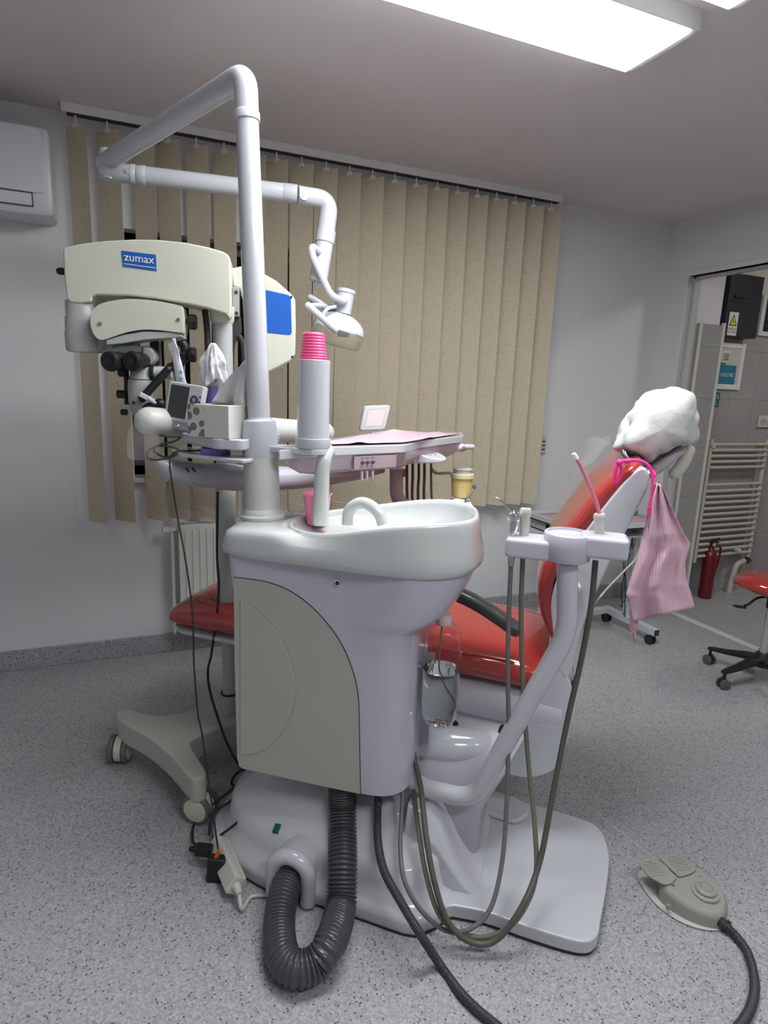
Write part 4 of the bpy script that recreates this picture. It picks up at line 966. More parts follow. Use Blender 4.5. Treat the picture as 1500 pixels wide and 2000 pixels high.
# ---- shelf plates on the post
zsh = U.p(447, 858, .05).z
sh = thing('post_shelf', 'small white shelf plates clamped to the lamp post', 'shelf', U.w(ps-.05, pv, zsh-.03))
bm = new(); pl = rpoly([V((-.19, .06, 0)), V((-.09, .0, 0)), V((.0, .085, 0)), V((.02, .2, 0)), V((-.06, .33, 0)), V((-.21, .22, 0))], .03)
pl = rpoly([U.p(352, 868, .16), U.p(420, 872, .045), U.p(474, 872, .06), U.w(ps, pv+.055, 1.2), U.w(ps-.05, pv+.22, 1.2), U.w(ps-.22, pv+.12, 1.2)], .02)
prism(bm, [V((p.x, p.y, zsh-.030)) for p in pl], (0, 0, .030)); finish('upper_plate', bm, white, sh, bevel=.005)
zlo = zsh-.052
bm = new(); pl2 = rpoly([U.p(333, 885, .2), U.p(350, 890, .08), U.p(476, 891, .04), U.w(ps, pv+.05, 1.2), U.w(ps-.05, pv+.2, 1.2), U.w(ps-.24, pv+.16, 1.2)], .015)
prism(bm, [V((p.x, p.y, zlo-.012)) for p in pl2], (0, 0, .012)); finish('lower_plate', bm, white, sh, bevel=.004)
tc_ = U.p(611, 868, .15); zr = U.p(611, 880, .15).z
bm = new(); d_ = (V((tc_.x, tc_.y, 0))-V((base.x, base.y, 0))).normalized(); n_ = V((-d_.y, d_.x, 0))
A_ = V((base.x, base.y, zr-.008)) + d_*.03; B_ = V((tc_.x, tc_.y, zr-.008))
pts = [A_-n_*.03, B_-n_*.045] + [B_ + d_*.05*math.sin(a_) - n_*.05*math.cos(a_) for a_ in [PI*k/12 for k in range(1, 12)]] + [B_+n_*.045, A_+n_*.03]
prism(bm, pts, (0, 0, .017)); finish('side_arm', bm, white, sh, bevel=.004)
zt0 = zr+.009
cd_ = thing('cup_dispenser', 'tall white cylindrical cup holder right of the post', 'cup dispenser', V((tc_.x, tc_.y, zt0)))
ztop = U.p(611, 704, .15).z
bm = new(); lathe(bm, (tc_.x, tc_.y, zt0), [(.049, 0), (.05, .002), (.049, .026), (.046, .027)], n=40); finish('holder_base', bm, white, cd_, ang=40)
bm = new(); hh = ztop-zt0; lathe(bm, (tc_.x, tc_.y, zt0), [(.0445, .01), (.0445, hh), (.0435, hh+.001), (.042, hh), (.042, hh-.05), (.042, .02)], n=44); finish('holder_tube', bm, white, cd_, ang=40)
# stack of upturned pink cups
def cup_profile(up=True):
    pr = [(.0, 0), (.0265, 0), (.0285, .002)] + [(.0285+.007*(k/16) + (.0014 if k % 2 else 0), .002+.062*k/16) for k in range(17)] + [(.037, .066), (.0372, .068), (.0358, .0685), (.0345, .064), (.0245, .0035), (.0, .003)]
    return pr
ztc = U.p(605, 650, .15).z; cup0 = None
for k in range(17):
    z = ztc - .0047*k
    if z - .069 < zt0: break
    if cup0 is None:
        bm = new(); lathe(bm, (tc_.x-.002, tc_.y, z), cup_profile(), (0, 0, -1), 40, cap=False); cup0 = finish('plastic_cup', bm, pinkc, ang=30); o = cup0
        tag(o, 'pink plastic cup topmost of the upturned stack in the white holder', 'cup', 'stacked pink cups')
        zc0 = cup0.location.z
    else:
        o = cup0.copy(); col.objects.link(o); o.location = cup0.location + V((random.uniform(-.0006, .0006), random.uniform(-.0006, .0006), -.0047*k))
        tag(o, 'pink plastic cup, %s from the top of the upturned stack' % ['', 'second', 'third', 'fourth', 'fifth', 'sixth', 'seventh', 'eighth', 'ninth', 'tenth', 'eleventh', 'twelfth', 'thirteenth', 'fourteenth', 'fifteenth', 'sixteenth', 'seventeenth'][k], 'cup', 'stacked pink cups')
# cup standing at the filler
q = U.p(619, 1010, .185); zc_ = 1.0155
bm = new(); pr = [(.0, 0), (.026, 0), (.028, .002)] + [(.028+.012*(k/18) + (.0012 if k % 2 else 0), .002+.086*k/18) for k in range(19)] + [(.043, .0895), (.0435, .092), (.041, .0925), (.0395, .088), (.027, .0035), (.0, .003)]
lathe(bm, (q.x, q.y, zc_), pr, n=44, cap=False); o = finish('plastic_cup', bm, pinkt, ang=30); tag(o, 'single upright pink ribbed cup standing behind the cup filler spout', 'cup')

# tissue box
c0 = U.p(447, 858, .05); c0 = V((c0.x, c0.y, zsh)); dL = V((math.cos(math.radians(137)), math.sin(math.radians(137)), 0)); dR = V((-dL.y, dL.x, 0))*-1
hB = U.p(447, 793, .05).z - zsh; lenL, lenR = .135, .20
ctr = c0 + dL*lenL/2 + dR*lenR/2
t = thing('tissue_box', 'white tissue box with grey brown dotted print on the upper shelf', 'tissue box', ctr, math.atan2(-dL.y, -dL.x))
bm = new(); R3 = Matrix((-dL, dR, V((0, 0, 1)))).transposed(); obox(bm, ctr+V((0, 0, hB/2)), (lenL, lenR, hB), R3)
bx = finish('carton', bm, boxm, t, bevel=.0015, seg=2)
bm = new(); pts = smooth2([ctr+V((0, 0, hB+.0004))+dL*(.028*math.cos(a_))+dR*(.07*math.sin(a_)) for a_ in [2*PI*k/10 for k in range(10)]], 3); prism(bm, pts, (0, 0, .0006)); finish('opening', bm, gapm, t, smooth=False)
bm = new(); g = []
A1 = [(413, 786), (428, 762), (448, 735), (468, 716), (486, 696)]; A2 = [(478, 800), (482, 790), (487, 770), (492, 745), (496, 712)]
for i in range(17):
    a, b = lerp_list(A1, i/16), lerp_list(A2, i/16)
    g.append([bm.verts.new(U.p(a[0]*(1-u)+b[0]*u, a[1]*(1-u)+b[1]*u, .15+.02*math.sin(u*5+i*.2)+.004*math.sin(u*17+i*.6))) for u in [k/14 for k in range(15)]])
for i in range(16):
    for j in range(14): bm.faces.new((g[i][j], g[i][j+1], g[i+1][j+1], g[i+1][j]))
o = finish('tissue', bm, paper, t, ang=80); o.modifiers.new('s', 'SOLIDIFY').thickness = .001

# apex locator with its screen, on the lower plate
mt = thing('apex_locator', 'white handheld dental meter with dark screen standing on the lower shelf', 'dental meter', U.w(-.2, .2, zlo))
fx = (U.p(392, 752, .19)-U.p(322, 740, .19)).normalized(); fy = (U.p(322, 740, .19)-U.p(340, 830, .17)).normalized(); fn = fx.cross(fy).normalized()*1
fy = fn.cross(fx)
cM = U.p(358, 787, .17); Wm, Hm = .118, .118
def mslab(bm, x0_, x1_, y0_, y1_, z0_, z1_):
    M = Matrix.Translation(cM) @ Matrix((fx, fy, fn)).transposed().to_4x4(); return box(bm, (x0_, y0_, z0_), (x1_, y1_, z1_), M)
bm = new(); mslab(bm, -Wm/2, Wm/2, -Hm/2, Hm/2, -.028, 0); finish('casing', bm, white, mt, bevel=.005)
bm = new(); mslab(bm, -Wm/2+.01, Wm*.12, -Hm/2+.012, Hm/2-.01, -.001, .0008); finish('screen', bm, lcd, mt, smooth=False)
bm = new(); M = Matrix.Translation(cM) @ Matrix((fx, fy, fn)).transposed().to_4x4(); rings(bm, [superring(M@V((.034, .012, z_)), fx, fy, .014, .016, 24) for z_ in (-.001, .001)]); finish('round_badge', bm, mat('dark_violet_badge', (.10, .05, .18), .4), mt)
bm = new(); rings(bm, [superring(M@V((.034, .014, z_)), fx, fy, .005, .006, 16) for z_ in (.0005, .0016)]); finish('badge_mark', bm, mat('green_mark', (.15, .5, .4), .4), mt)
bm = new()
for k in range(4): lathe(bm, M@V((.053, .026-.016*k, -.001)), [(.0028, 0), (.0028, .003)], fn, 12)
finish('button', bm, blackp, mt)
bm = new(); mslab(bm, -.04, .05, -Hm/2-.022, -Hm/2+.004, -.045, -.008); finish('stand', bm, white, mt, bevel=.006)
bm = new()
for dx in (-.016, .010): lathe(bm, M@V((-.02+dx, -Hm/2-.012, -.009)), [(.006, 0), (.006, .004), (.003, .007)], fn, 16)
lab(finish('socket_screw', bm, chrome, mt), 'two chrome sockets')
# coiled lead
bm = new(); q = [U.p(x, y, v_) for x, y, v_ in ((318, 825, .2), (305, 835, .18), (308, 848, .15), (330, 853, .14), (352, 853, .15), (340, 862, .15), (312, 868, .14), (290, 880, .12), (288, 893, .11), (305, 898, .10), (335, 893, .10), (350, 880, .12), (330, 872, .14), (306, 872, .15), (302, 882, .16), (322, 893, .15), (342, 888, .14))]
tube(bm, catmull(q, 8), .0032, 8); tag(finish('coiled_lead', bm, mat('dark_grey_lead', (.06, .06, .06), .5)), 'dark grey lead coiled below the handheld meter', 'cable')
# wrapped handpiece, tissue-wrapped purple curing light, purple base
t = thing('wrapped_handpiece', 'slim handpiece in a clear white sleeve standing behind the meter', 'handpiece', U.p(362, 800, .26))
bm = new(); P = [U.p(x, y, .26) for x, y in ((338, 660), (341, 675), (344, 700), (351, 730), (358, 760), (362, 790))]
rs = []
for i, (p, r_) in enumerate(zip(catmull(P, 3), [.0065, .0065, .007, .0085, .011, .013, .014, .0145, .015, .0155, .017, .0175, .018, .018, .018, .018])):
    rs.append([p + U.u*(r_*math.cos(a_))*(1+.12*math.sin(a_*3+i)) + U.v*(r_*.5*math.sin(a_)) for a_ in [2*PI*k/18 for k in range(18)]])
rings(bm, rs); finish('plastic_sleeve', bm, mat('milky_film', (.80, .82, .86), .35, trans=.3, ior=1.1), t, ang=80)
bm = new(); pts = [U.p(x, y, .255) for x, y in ((327, 672), (341, 667), (350, 690), (349, 715), (338, 702))]; prism(bm, pts, U.v*.002); finish('sleeve_flap', bm, mat('milky_film', (.8, .8, .8)), t)
bm = new()
for y_ in (727, 740): rings(bm, [superring(U.p(353, y_, .244-k*.001), U.u, V((0, 0, 1)), .006, .006, 14) for k in (0, 1)])
lab(finish('blue_mark', bm, mat('pale_blue_print', (.35, .52, .72), .5), t), 'pale blue printed marks')
t = thing('curing_light', 'purple curing light wrapped in crumpled white tissue behind the box', 'curing light', U.p(418, 800, .22))
bm = new(); cyl(bm, U.p(413, 880, .24), U.p(416, 754, .24), .0135); finish('handle', bm, purple, t)
bm = new(); cyl(bm, U.p(416, 754, .24), U.p(416, 705, .24), .010); finish('light_guide', bm, mat('clear_guide', (.7, .7, .75), .2, trans=.6), t)
bm = new(); P0 = U.p(414, 670, .24); rs = []
for i in range(15):
    t_ = i/14; r_ = .006+.030*min(1, t_*1.8)**.8; c_ = P0 + V((.002, 0, -.118*t_)) + U.u*.002
    rg = []
    for k in range(40):
        a_ = 2*PI*k/40; rr = r_*(1+.22*math.sin(5*a_+t_*3)+.16*math.sin(11*a_-t_*5)+.2*noise.noise(V((math.cos(a_)*3, math.sin(a_)*3, t_*6))))
        drop = -.012*math.sin(3*a_+1)*t_*t_
        rg.append(c_ + U.u*rr*math.cos(a_) + U.v*rr*.8*math.sin(a_) + V((0, 0, drop)))
    rs.append(rg)
rings(bm, rs, True, False); o = finish('tissue_wrap', bm, paper, t, ang=80); o.modifiers.new('s', 'SOLIDIFY').thickness = .001
qb = U.p(421, 883, .12); 
bm = new(); lathe(bm, (qb.x, qb.y, zlo), [(.042, 0), (.043, .004), (.040, .018), (.0, .02)], n=40); tag(finish('charger_base', bm, purple, ang=50), 'round purple charging base on the lower shelf plate', 'charging base')
bm = new(); tube(bm, catmull([U.w((qb-U.o).dot(U.u)-.04, (qb-U.o).dot(U.v), zlo+.008), U.p(365, 881, .12), U.p(345, 882, .11), U.p(333, 892, .07), U.p(332, 915, .05), U.p(338, 955, .04), U.p(345, 1000, .03), U.p(360, 1080, .0), U.p(372, 1160, -.02), U.p(377, 1220, -.03), U.p(379, 1300, -.04), U.p(386, 1390, -.05), U.p(394, 1430, -.06), U.p(404, 1500, -.07), U.p(415, 1580, -.08), U.p(427, 1668, -.09)], 6), .0026, 8)
tag(finish('black_power_lead', bm, rubber), 'thin black lead hanging from the shelf to the floor adapter', 'cable')

# ================================================================ ASSISTANT HOLDER, ITS TUBE AND INSTRUMENTS
at_ = thing('instrument_holder', 'white instrument holder on a bent tube right of the spittoon', 'instrument holder', U.w(.55, .12, .33))
AV = .12; bm = new()
hold = U.p(1108, 1100, AV)
tube(bm, fillet([U.w(.44, AV, .345), U.p(815, 1536, AV), U.p(925, 1562, AV), U.p(1108, 1238, AV), hold], .058, 12), .0265, 28); finish('bent_tube', bm, white, at_, ang=70)
sL, sR = U.sz(987, 1075, AV)[0], U.sz(1226, 1080, AV)[0]; sC = U.sz(1107, 1070, AV)[0]; zH1 = U.sz(1107, 1047, AV-.05)[1]; zH0 = U.sz(1107, 1103, AV-.05)[1]
bm = new(); cH = U.w(sC, AV, 0); lathe(bm, (cH.x, cH.y, zH0), [(.052, 0), (.058, .004), (.059, zH1-zH0-.004), (.056, zH1-zH0), (.050, zH1-zH0+.0), (.049, zH1-zH0-.006)], n=48); finish('hub', bm, lav, at_, ang=60)
bm = new(); zw0, zw1 = U.sz(1000, 1091, AV-.04)[1], U.sz(1000, 1052, AV-.04)[1]
zw2, zw3 = U.sz(1215, 1098, AV-.04)[1], U.sz(1215, 1055, AV-.04)[1]
for s0_, s1_, za, zb2 in ((sL, sC-.03, zw0, zw1), (sC+.03, sR, zw2, zw3)):
    pl = rpoly([V((s0_, AV-.040, 0)), V((s1_, AV-.040, 0)), V((s1_, AV+.05, 0)), V((s0_, AV+.05, 0))], .018)
    prism(bm, [U.w(p.x, p.y, za) for p in pl], (0, 0, zb2-za))
finish('holder_wing', bm, lav, at_, bevel=.011, seg=4)
# air-water syringe
t = thing('air_water_syringe', 'chrome three-way syringe standing in the left holder slot', 'syringe', U.p(1000, 1055, AV))
bm = new(); A_ = U.p(1000, 1056, AV); lathe(bm, A_, [(.012, -.01), (.012, .012), (.0095, .014), (.0095, .022), (.013, .024), (.016, .05), (.017, .062), (.013, .074), (.006, .08)], (0, 0, 1), 24); finish('body', bm, chrome, t, ang=50)
bm = new(); tube(bm, catmull([U.p(996, 998, AV), U.p(990, 990, AV), U.p(978, 978, AV), U.p(968, 972, AV)]), .0028, 10); finish('nozzle', bm, chrome, t)
bm = new()
for dx in (5, 11): q = U.p(999+dx-5, 1003, AV-.012); lathe(bm, q, [(.0055, -.004), (.0055, .005), (.003, .006)], (0.1, -.8, .5), 16)
finish('push_button', bm, chrome, t)
bm = new(); q = U.p(999, 1088, AV); cyl(bm, q+V((0, 0, .01)), q+V((0, 0, -.022)), .0095, .008); finish('hose_fitting', bm, steel, t)
for (px_, py0, py1, nm, lb) in ((1023, 1050, 993, 'suction_wand', 'ivory suction handle standing in the holder beside the syringe'), (1171, 1050, 1003, 'suction_wand', 'ivory suction handle holding the pink ejector tube')):
    A_ = U.p(px_, py0, AV+.015); B_ = U.p(px_+(4 if px_ < 1100 else 0), py1, AV+.015); hh = (B_-A_).length; d_ = (B_-A_).normalized()
    bm = new(); lathe(bm, A_, [(.0125, -.02), (.0125, 0), (.0118, hh*.6), (.0125, hh*.72), (.0148, hh*.80), (.0150, hh*.92), (.0125, hh), (.006, hh), (.006, hh-.006)], d_, 28)
    tag(finish(nm, bm, pvc, ang=50), lb, 'suction handle', 'ivory suction handles')
t = thing('saliva_ejector', 'clear pink saliva ejector tube leaning left out of right handle', 'saliva ejector', U.p(1171, 1003, AV+.015))
bm = new(); P = catmull([U.p(1171, 1008, AV+.015), U.p(1166, 985, AV+.015), U.p(1150, 945, AV+.01), U.p(1135, 912, AV+.005), U.p(1124, 893, AV)], 6); tube(bm, P, .0048, 12); finish('tube', bm, mat('pink_tube', (.72, .22, .32), .25, coat=.4), t)
bm = new(); d_ = (P[-1]-P[-2]).normalized(); lathe(bm, P[-1]-d_*.006, [(.0062, 0), (.0065, .012), (.0048, .017), (.002, .018)], d_, 16); finish('tip', bm, mat('milky_tip', (.85, .85, .85), .3), t)

# hanging suction / syringe hoses
def hose(name, pts, r, m, label, group=None, k=8):
    bm = new(); tube(bm, resample(catmull(pts, k), .01), r, 12); o = finish(name, bm, m, ang=80); return tag(o, label, 'hose', group)
hose('syringe_hose', [U.p(998, 1100, AV), U.p(994, 1200, AV), U.p(992, 1300, AV-.005), U.p(993, 1450, AV-.01), U.p(988, 1600, AV-.06), U.p(978, 1700, AV-.12), U.p(955, 1780, -.06), U.p(910, 1818, -.10), U.p(865, 1815, -.11), U.p(820, 1775, -.12), U.p(790, 1720, -.10), U.p(782, 1660, -.04), U.p(784, 1600, .02), U.p(787, 1540, .08), U.p(789, 1500, .12)], .0062, tubeg, 'pale grey hose hanging from the syringe in a deep loop')
hose('suction_hose', [U.p(1021, 1090, AV+.02), U.p(1018, 1200, AV+.02), U.p(1022, 1350, AV+.01), U.p(1033, 1500, AV-.01), U.p(1045, 1620, AV-.06), U.p(1045, 1720, AV-.12), U.p(1010, 1795, -.07), U.p(960, 1828, -.09), U.p(905, 1825, -.10), U.p(860, 1790, -.11), U.p(835, 1720, -.08), U.p(820, 1640, -.02), U.p(810, 1560, .08), U.p(806, 1490, .14), U.p(804, 1420, .165), U.p(803, 1340, .165), U.p(800, 1290, .16)], .0066, tubeb, 'khaki hose from the left suction handle hanging in a loop')
hose('suction_hose', [U.p(1163, 1095, AV+.02), U.p(1155, 1180, AV+.02), U.p(1135, 1290, AV+.02), U.p(1110, 1400, AV), U.p(1080, 1550, AV-.04), U.p(1055, 1680, AV-.10), U.p(1020, 1770, -.06), U.p(970, 1835, -.10), U.p(920, 1840, -.12), U.p(875, 1800, -.12), U.p(848, 1720, -.09), U.p(832, 1630, -.03), U.p(822, 1540, .07), U.p(808, 1470, .14), U.p(806, 1400, .18), U.p(804, 1320, .18), U.p(800, 1280, .17)], .0078, tubed, 'thicker olive grey hose from the right suction handle')
# ribbed big hose
def ribbed(name, pts, r, pitch, depth, m, label, cat='hose', n=24, k=10):
    P = resample(catmull(pts, k), pitch/6); bm = new()
    tube(bm, P, r, n, lambda i, t: 1 - depth*(.5-.5*math.cos(2*PI*i/6))**1.5); o = finish(name, bm, m, ang=75); return tag(o, label, cat)
zf = .052
hp1 = [U.w(*(lambda q: (q[0], .047, .36))(U.sz(669, 1530, .047))), U.p(669, 1560, .045), U.p(669, 1620, .0), U.p(669, 1690, -.075)]
h2 = U.p(665, 1775, -.15); h3 = ZP(645, 1842, .075); h4 = ZP(618, 1880, .05); h4b = ZP(580, 1892, .046); h5 = ZP(553, 1868, .047); h6 = ZP(545, 1810, .05); h7 = ZP(552, 1755, .065); h8 = U.p(566, 1712, -.10)
ribbed('drain_hose', hp1 + [h2, h3, h4, h4b, h5, h6, h7, h8, h8+U.v*.06+V((0, 0, .01))], .0415, .0105, .13, hoseg, 'thick ribbed dark grey drain hose looping from cabinet to base', n=32)
ribbed('control_cable', [U.w(*(lambda q: (q[0], .06, .36))(U.sz(738, 1545, .06))), U.p(738, 1580, .04), U.p(738, 1640, -.03), U.p(750, 1700, -.11), U.p(782, 1760, -.17), U.p(815, 1815, -.2), ZP(860, 1885, .013), ZP(905, 1945, .013), ZP(960, 1995, .013), ZP(1020, 2035, .013), ZP(1150, 2085, .013), ZP(1290, 2090, .013), ZP(1400, 2040, .013), ZP(1455, 1990, .013), ZP(1474, 1930, .013), ZP(1462, 1865, .013), ZP(1435, 1825, .015), ZP(1408, 1800, .028)], .0115, .006, .16, mat('dark_cable_sheath', (.04, .042, .046), .4), 'dark ribbed control cable running along the floor to the pedal', 'cable', n=16, k=12)

# ================================================================ FOOT PEDAL
fo = ZP(1332, 1752, 0); aP = math.atan2(ZP(1405, 1815).y-ZP(1290, 1680).y, ZP(1405, 1815).x-ZP(1290, 1680).x)
PF = Frame(fo.x, fo.y, math.degrees(aP))
ft = thing('foot_pedal', 'grey foot control pedal with round button on the floor', 'foot pedal', fo, aP)
pa = [ZP(x, y, 0) for x, y in ((1246, 1708), (1252, 1730), (1280, 1768), (1320, 1798), (1360, 1815), (1400, 1820), (1418, 1808), (1420, 1790), (1412, 1760), (1380, 1720), (1330, 1690), (1270, 1695))]
bm = new(); prism(bm, smooth2([p+V((0, 0, .002)) for p in pa], 4), (0, 0, .004)); finish('base_plate', bm, mat('pale_plate', (.5, .5, .47), .5), ft, bevel=.0012, seg=2)
pb = [(1284, 1752), (1300, 1772), (1335, 1795), (1372, 1810), (1405, 1815), (1417, 1803), (1418, 1785), (1408, 1762), (1385, 1738), (1360, 1722), (1335, 1718), (1305, 1730), (1290, 1738)]
bl = smooth2([ZP(x, y, .004) for x, y in pb], 4); cen = sum(bl, V())/len(bl)
bm = new(); rs = []
for z, f in ((.004, 1), (.042, .985), (.05, .93), (.056, .86)): rs.append([V((cen.x+(p.x-cen.x)*f, cen.y+(p.y-cen.y)*f, z + (-.010 if z > .03 else 0)*max(0, min(1, ((p-cen).dot(PF.u)-.0)/.09)) )) for p in bl])
rings(bm, rs); finish('housing', bm, pedalm, ft, bevel=.002)
for pts, nm in ((((1248, 1690), (1252, 1684), (1282, 1678), (1322, 1716), (1310, 1728), (1297, 1730), (1270, 1716), (1255, 1700)), 'treadle'), (((1286, 1677), (1310, 1666), (1345, 1684), (1360, 1700), (1350, 1708), (1330, 1714), (1325, 1714)), 'treadle')):
    bm = new(); pl = rpoly([ZP(x, y, .058) for x, y in pts], .006); prism(bm, pl, (0, 0, .005)); tr = finish(nm, bm, pedalm, ft, bevel=.0015, seg=2)
    bm = new(); a, b = V(pl[0]), V(pl[0]); cc_ = sum(pl, V())/len(pl)
    for k in range(7):
        q = cc_ - PF.u*(.036-.0085*k) ; q.z = .0632; s_ = PF.v*(.024 if k else .015)
        prism(bm, [q-s_-PF.u*.0005, q+s_-PF.u*.0005, q+s_+PF.u*.0005, q-s_+PF.u*.0005], (0, 0, .0003))
    finish('grip_line', bm, mat('groove', (.14, .14, .13), .7), tr, smooth=False)
bc_ = ZP(1378, 1742, .055)
bm = new(); lathe(bm, (bc_.x, bc_.y, .046), [(.036, 0), (.036, .010), (.031, .013), (.029, .013)], n=36); finish('button_ring', bm, pedalm, ft, ang=40)
bm = new(); lathe(bm, (bc_.x, bc_.y, .059), [(.026, 0), (.027, .006), (.022, .011), (.012, .013), (.0, .0135)], n=36); bt = finish('round_button', bm, pedalm, ft, ang=40)
bm = new()
for k in range(-4, 5): obox(bm, V((bc_.x, bc_.y, .0715))+PF.u*.0042*k, (.0014, .036*math.sqrt(max(.05, 1-(k/5)**2)), .002), Matrix.Rotation(aP, 3, 'Z'))
finish('knurl', bm, pedalm, bt, bevel=.0004)
for x, y in ((1314, 1729), (1367, 1712)):
    bm = new(); q = ZP(x, y, .055); lathe(bm, (q.x, q.y, .050), [(.006, 0), (.006, .005), (.002, .006)], n=16); lab(finish('screw', bm, chrome, ft), 'small chrome cross screw')
bm = new(); q = ZP(1403, 1797, .026); q2_ = ZP(1424, 1812, .018); cyl(bm, q, q2_, .0125, .0135); lathe(bm, q2_, [(.0155, -.008), (.0155, -.001)], q2_-q, 20); finish('strain_relief', bm, rubber, ft)
bm = new(); q = ZP(1306, 1772, .024); lathe(bm, q, [(.007, -.006), (.0085, .002), (.006, .003)], (-.6, -.8, 0), 18); finish('side_jack', bm, pedalm, ft)

# ================================================================ POWER STRIP, ADAPTER AND FLOOR CABLES
A_, B_ = ZP(424, 1668, 0), ZP(462, 1758, 0); dS = (B_-A_).normalized(); angS = math.atan2(dS.y, dS.x); cS = (A_+B_)/2 + V((0, 0, .045))
t = thing('power_strip', 'cream socket strip tipped on its side near the base', 'power strip', V((cS.x, cS.y, 0)), angS)
R3 = Matrix.Rotation(angS, 3, 'Z') @ Matrix.Rotation(math.radians(55), 3, 'X'); LS = (B_-A_).length
bm = new(); obox(bm, cS, (LS, .055, .04), R3); finish('body', bm, pvc, t, bevel=.006)
bm = new(); obox(bm, cS+R3@V((0, 0, -.001)), (LS*.98, .0556, .0012), R3); finish('case_seam', bm, mat('seam', (.2, .19, .15), .6), t, smooth=False)
bm = new(); cyl(bm, cS+dS*LS*.48, cS+dS*(LS*.5+.03), .013, .008); finish('cord_grip', bm, pvc, t)
bm = new(); tube(bm, catmull([cS+dS*(LS*.5+.02), cS+dS*(LS*.5+.05)+V((.0, 0, -.03)), ZP(490, 1752, .006), ZP(520, 1748, .006), ZP(545, 1740, .006)]), .005, 10); finish('cord', bm, pvc, t)
t = thing('plug_adapter', 'black power adapter hanging by its lead against the socket strip', 'adapter', ZP(424, 1738, 0))
q = on(424, 1700, 2, .09); q = U.p(424, 1702, -.10)
bm = new(); R3 = Matrix.Rotation(math.radians(-22), 3, 'Z') @ Matrix.Rotation(.06, 3, 'Y'); obox(bm, q, (.056, .032, .098), R3); finish('body', bm, blackp, t, bevel=.007)
bm = new(); tube(bm, catmull([q+V((-.006, 0, .042)), q+V((.002, .0, .055)), q+V((.006, 0, .068))]), .006, 10); lab(finish('cable_tie', bm, orange, t), 'orange cable tie')
bm = new(); q = ZP(398, 1660, .05); obox(bm, q, (.05, .03, .03), Matrix.Rotation(-.5, 3, 'Z')); cyl(bm, q+V((-.04, .02, 0)), q, .008, .012); tag(finish('mains_plug', bm, blackp, bevel=.005), 'black mains plug pushed into the end of the socket strip', 'plug')
def cable(name, pts, r, m, label): 
    bm = new(); tube(bm, resample(catmull(pts, 10), .008), r, 8); return tag(finish(name, bm, m, ang=80), label, 'cable')
cable('black_floor_cable', [ZP(390, 1655, .05), ZP(376, 1640, .02), ZP(384, 1600, .01), U.p(430, 1560, .12), U.p(470, 1530, .15), U.p(500, 1510, .18), U.p(470, 1505, .22), U.p(452, 1530, .22), U.p(480, 1540, .18), U.p(505, 1520, .15), U.p(520, 1495, .2)], .0045, rubber, 'thick black cable rising left of the cabinet from the plug')
cable('black_floor_cable', [U.p(408, 1630, .02), U.p(415, 1590, .05), U.p(450, 1565, .08), U.p(490, 1530, .12), U.p(500, 1560, .06), U.p(470, 1600, .02), U.p(430, 1632, -.02)], .0042, rubber, 'black cable looped over the front corner of the white base')
cable('black_hanging_cable', [YP(425, 960, 2.12), YP(424, 1080, 2.12), YP(427, 1160, 2.12), YP(414, 1270, 2.12), YP(406, 1310, 2.13), YP(410, 1350, 2.14), YP(425, 1400, 2.1), YP(445, 1455, 2.05), YP(470, 1500, 2.0)], .0045, rubber, 'black cable dropping behind the red foot end of the chair')

# ================================================================ DELIVERY UNIT (tray, arms)
TZ = 1.238
dt = thing('delivery_unit', 'pinkish white dentist instrument tray on swing arms behind the spittoon', 'delivery unit', ZP(720, 870, TZ)-V((0, 0, .2)))
tp = [ZP(540, 880, TZ), ZP(650, 873, TZ), ZP(792, 868.5, TZ), ZP(818, 861, TZ), ZP(906, 851, TZ), ZP(903, 843.5, TZ), ZP(760, 841, TZ), ZP(640, 857, TZ)]
bm = new(); pr = rpoly(tp, .02); prism(bm, [p-V((0, 0, .026)) for p in pr], (0, 0, .026)); finish('tray_rim', bm, white, dt, bevel=.006)
cT = sum(tp, V())/len(tp)
bm = new(); prism(bm, [cT+(p-cT)*.94+V((0, 0, .0002)) for p in pr], (0, 0, .001)); finish('tray_surface', bm, tray, dt, smooth=False)
bm = new(); rs = []
for z, f in ((-.024, .97), (-.05, .93), (-.072, .85), (-.084, .70)): rs.append([cT + V(((p.x-cT.x)*f, (p.y-cT.y)*f, z)) for p in pr])
rings(bm, rs); finish('tray_body', bm, tray, dt, bevel=.006)
# front control plate
fa, fb = cT+(tp[1]-cT)*.955, cT+(tp[2]-cT)*.955; du = (fb-fa).normalized(); nn = V((du.y, -du.x, 0))
R3 = Matrix((du, V((-du.y, du.x, 0)), V((0, 0, 1)))).transposed()
def fpt(px, z): # point on the tray's front face below picture column px
    d = ray(px, 900); n = V((-du.y, du.x, 0)); t_ = (fa-CAM).dot(n)/d.dot(n); q = CAM+d*t_; q.z = z; return q
zc2 = TZ-.052
bm = new(); a, b = fpt(690, zc2), fpt(772, zc2); obox(bm, (a+b)/2+nn*.0036, ((b-a).length, .006, .04), R3); cp = finish('control_plate', bm, tray, dt, bevel=.002)
bm = new(); obox(bm, (a+b)/2+nn*.0025, ((b-a).length+.003, .006, .043), R3); finish('plate_outline', bm, mat('plate_line', (.25, .16, .18), .5), dt, smooth=False)
for px_ in (705, 715, 725):
    bm = new(); q = fpt(px_, zc2+.001)+nn*.0066; lathe(bm, q, [(.0055, 0), (.005, .006)], nn, 14); obox(bm, q+nn*.007, (.013, .003, .003), R3); obox(bm, q+V((0, 0, .014)), (.010, .001, .002), R3); obox(bm, q-V((0, 0, .013)), (.006, .001, .002), R3); lab(finish('selector_knob', bm, mat('knob_dark', (.08, .06, .07), .4), dt), 'small dark selector knob')
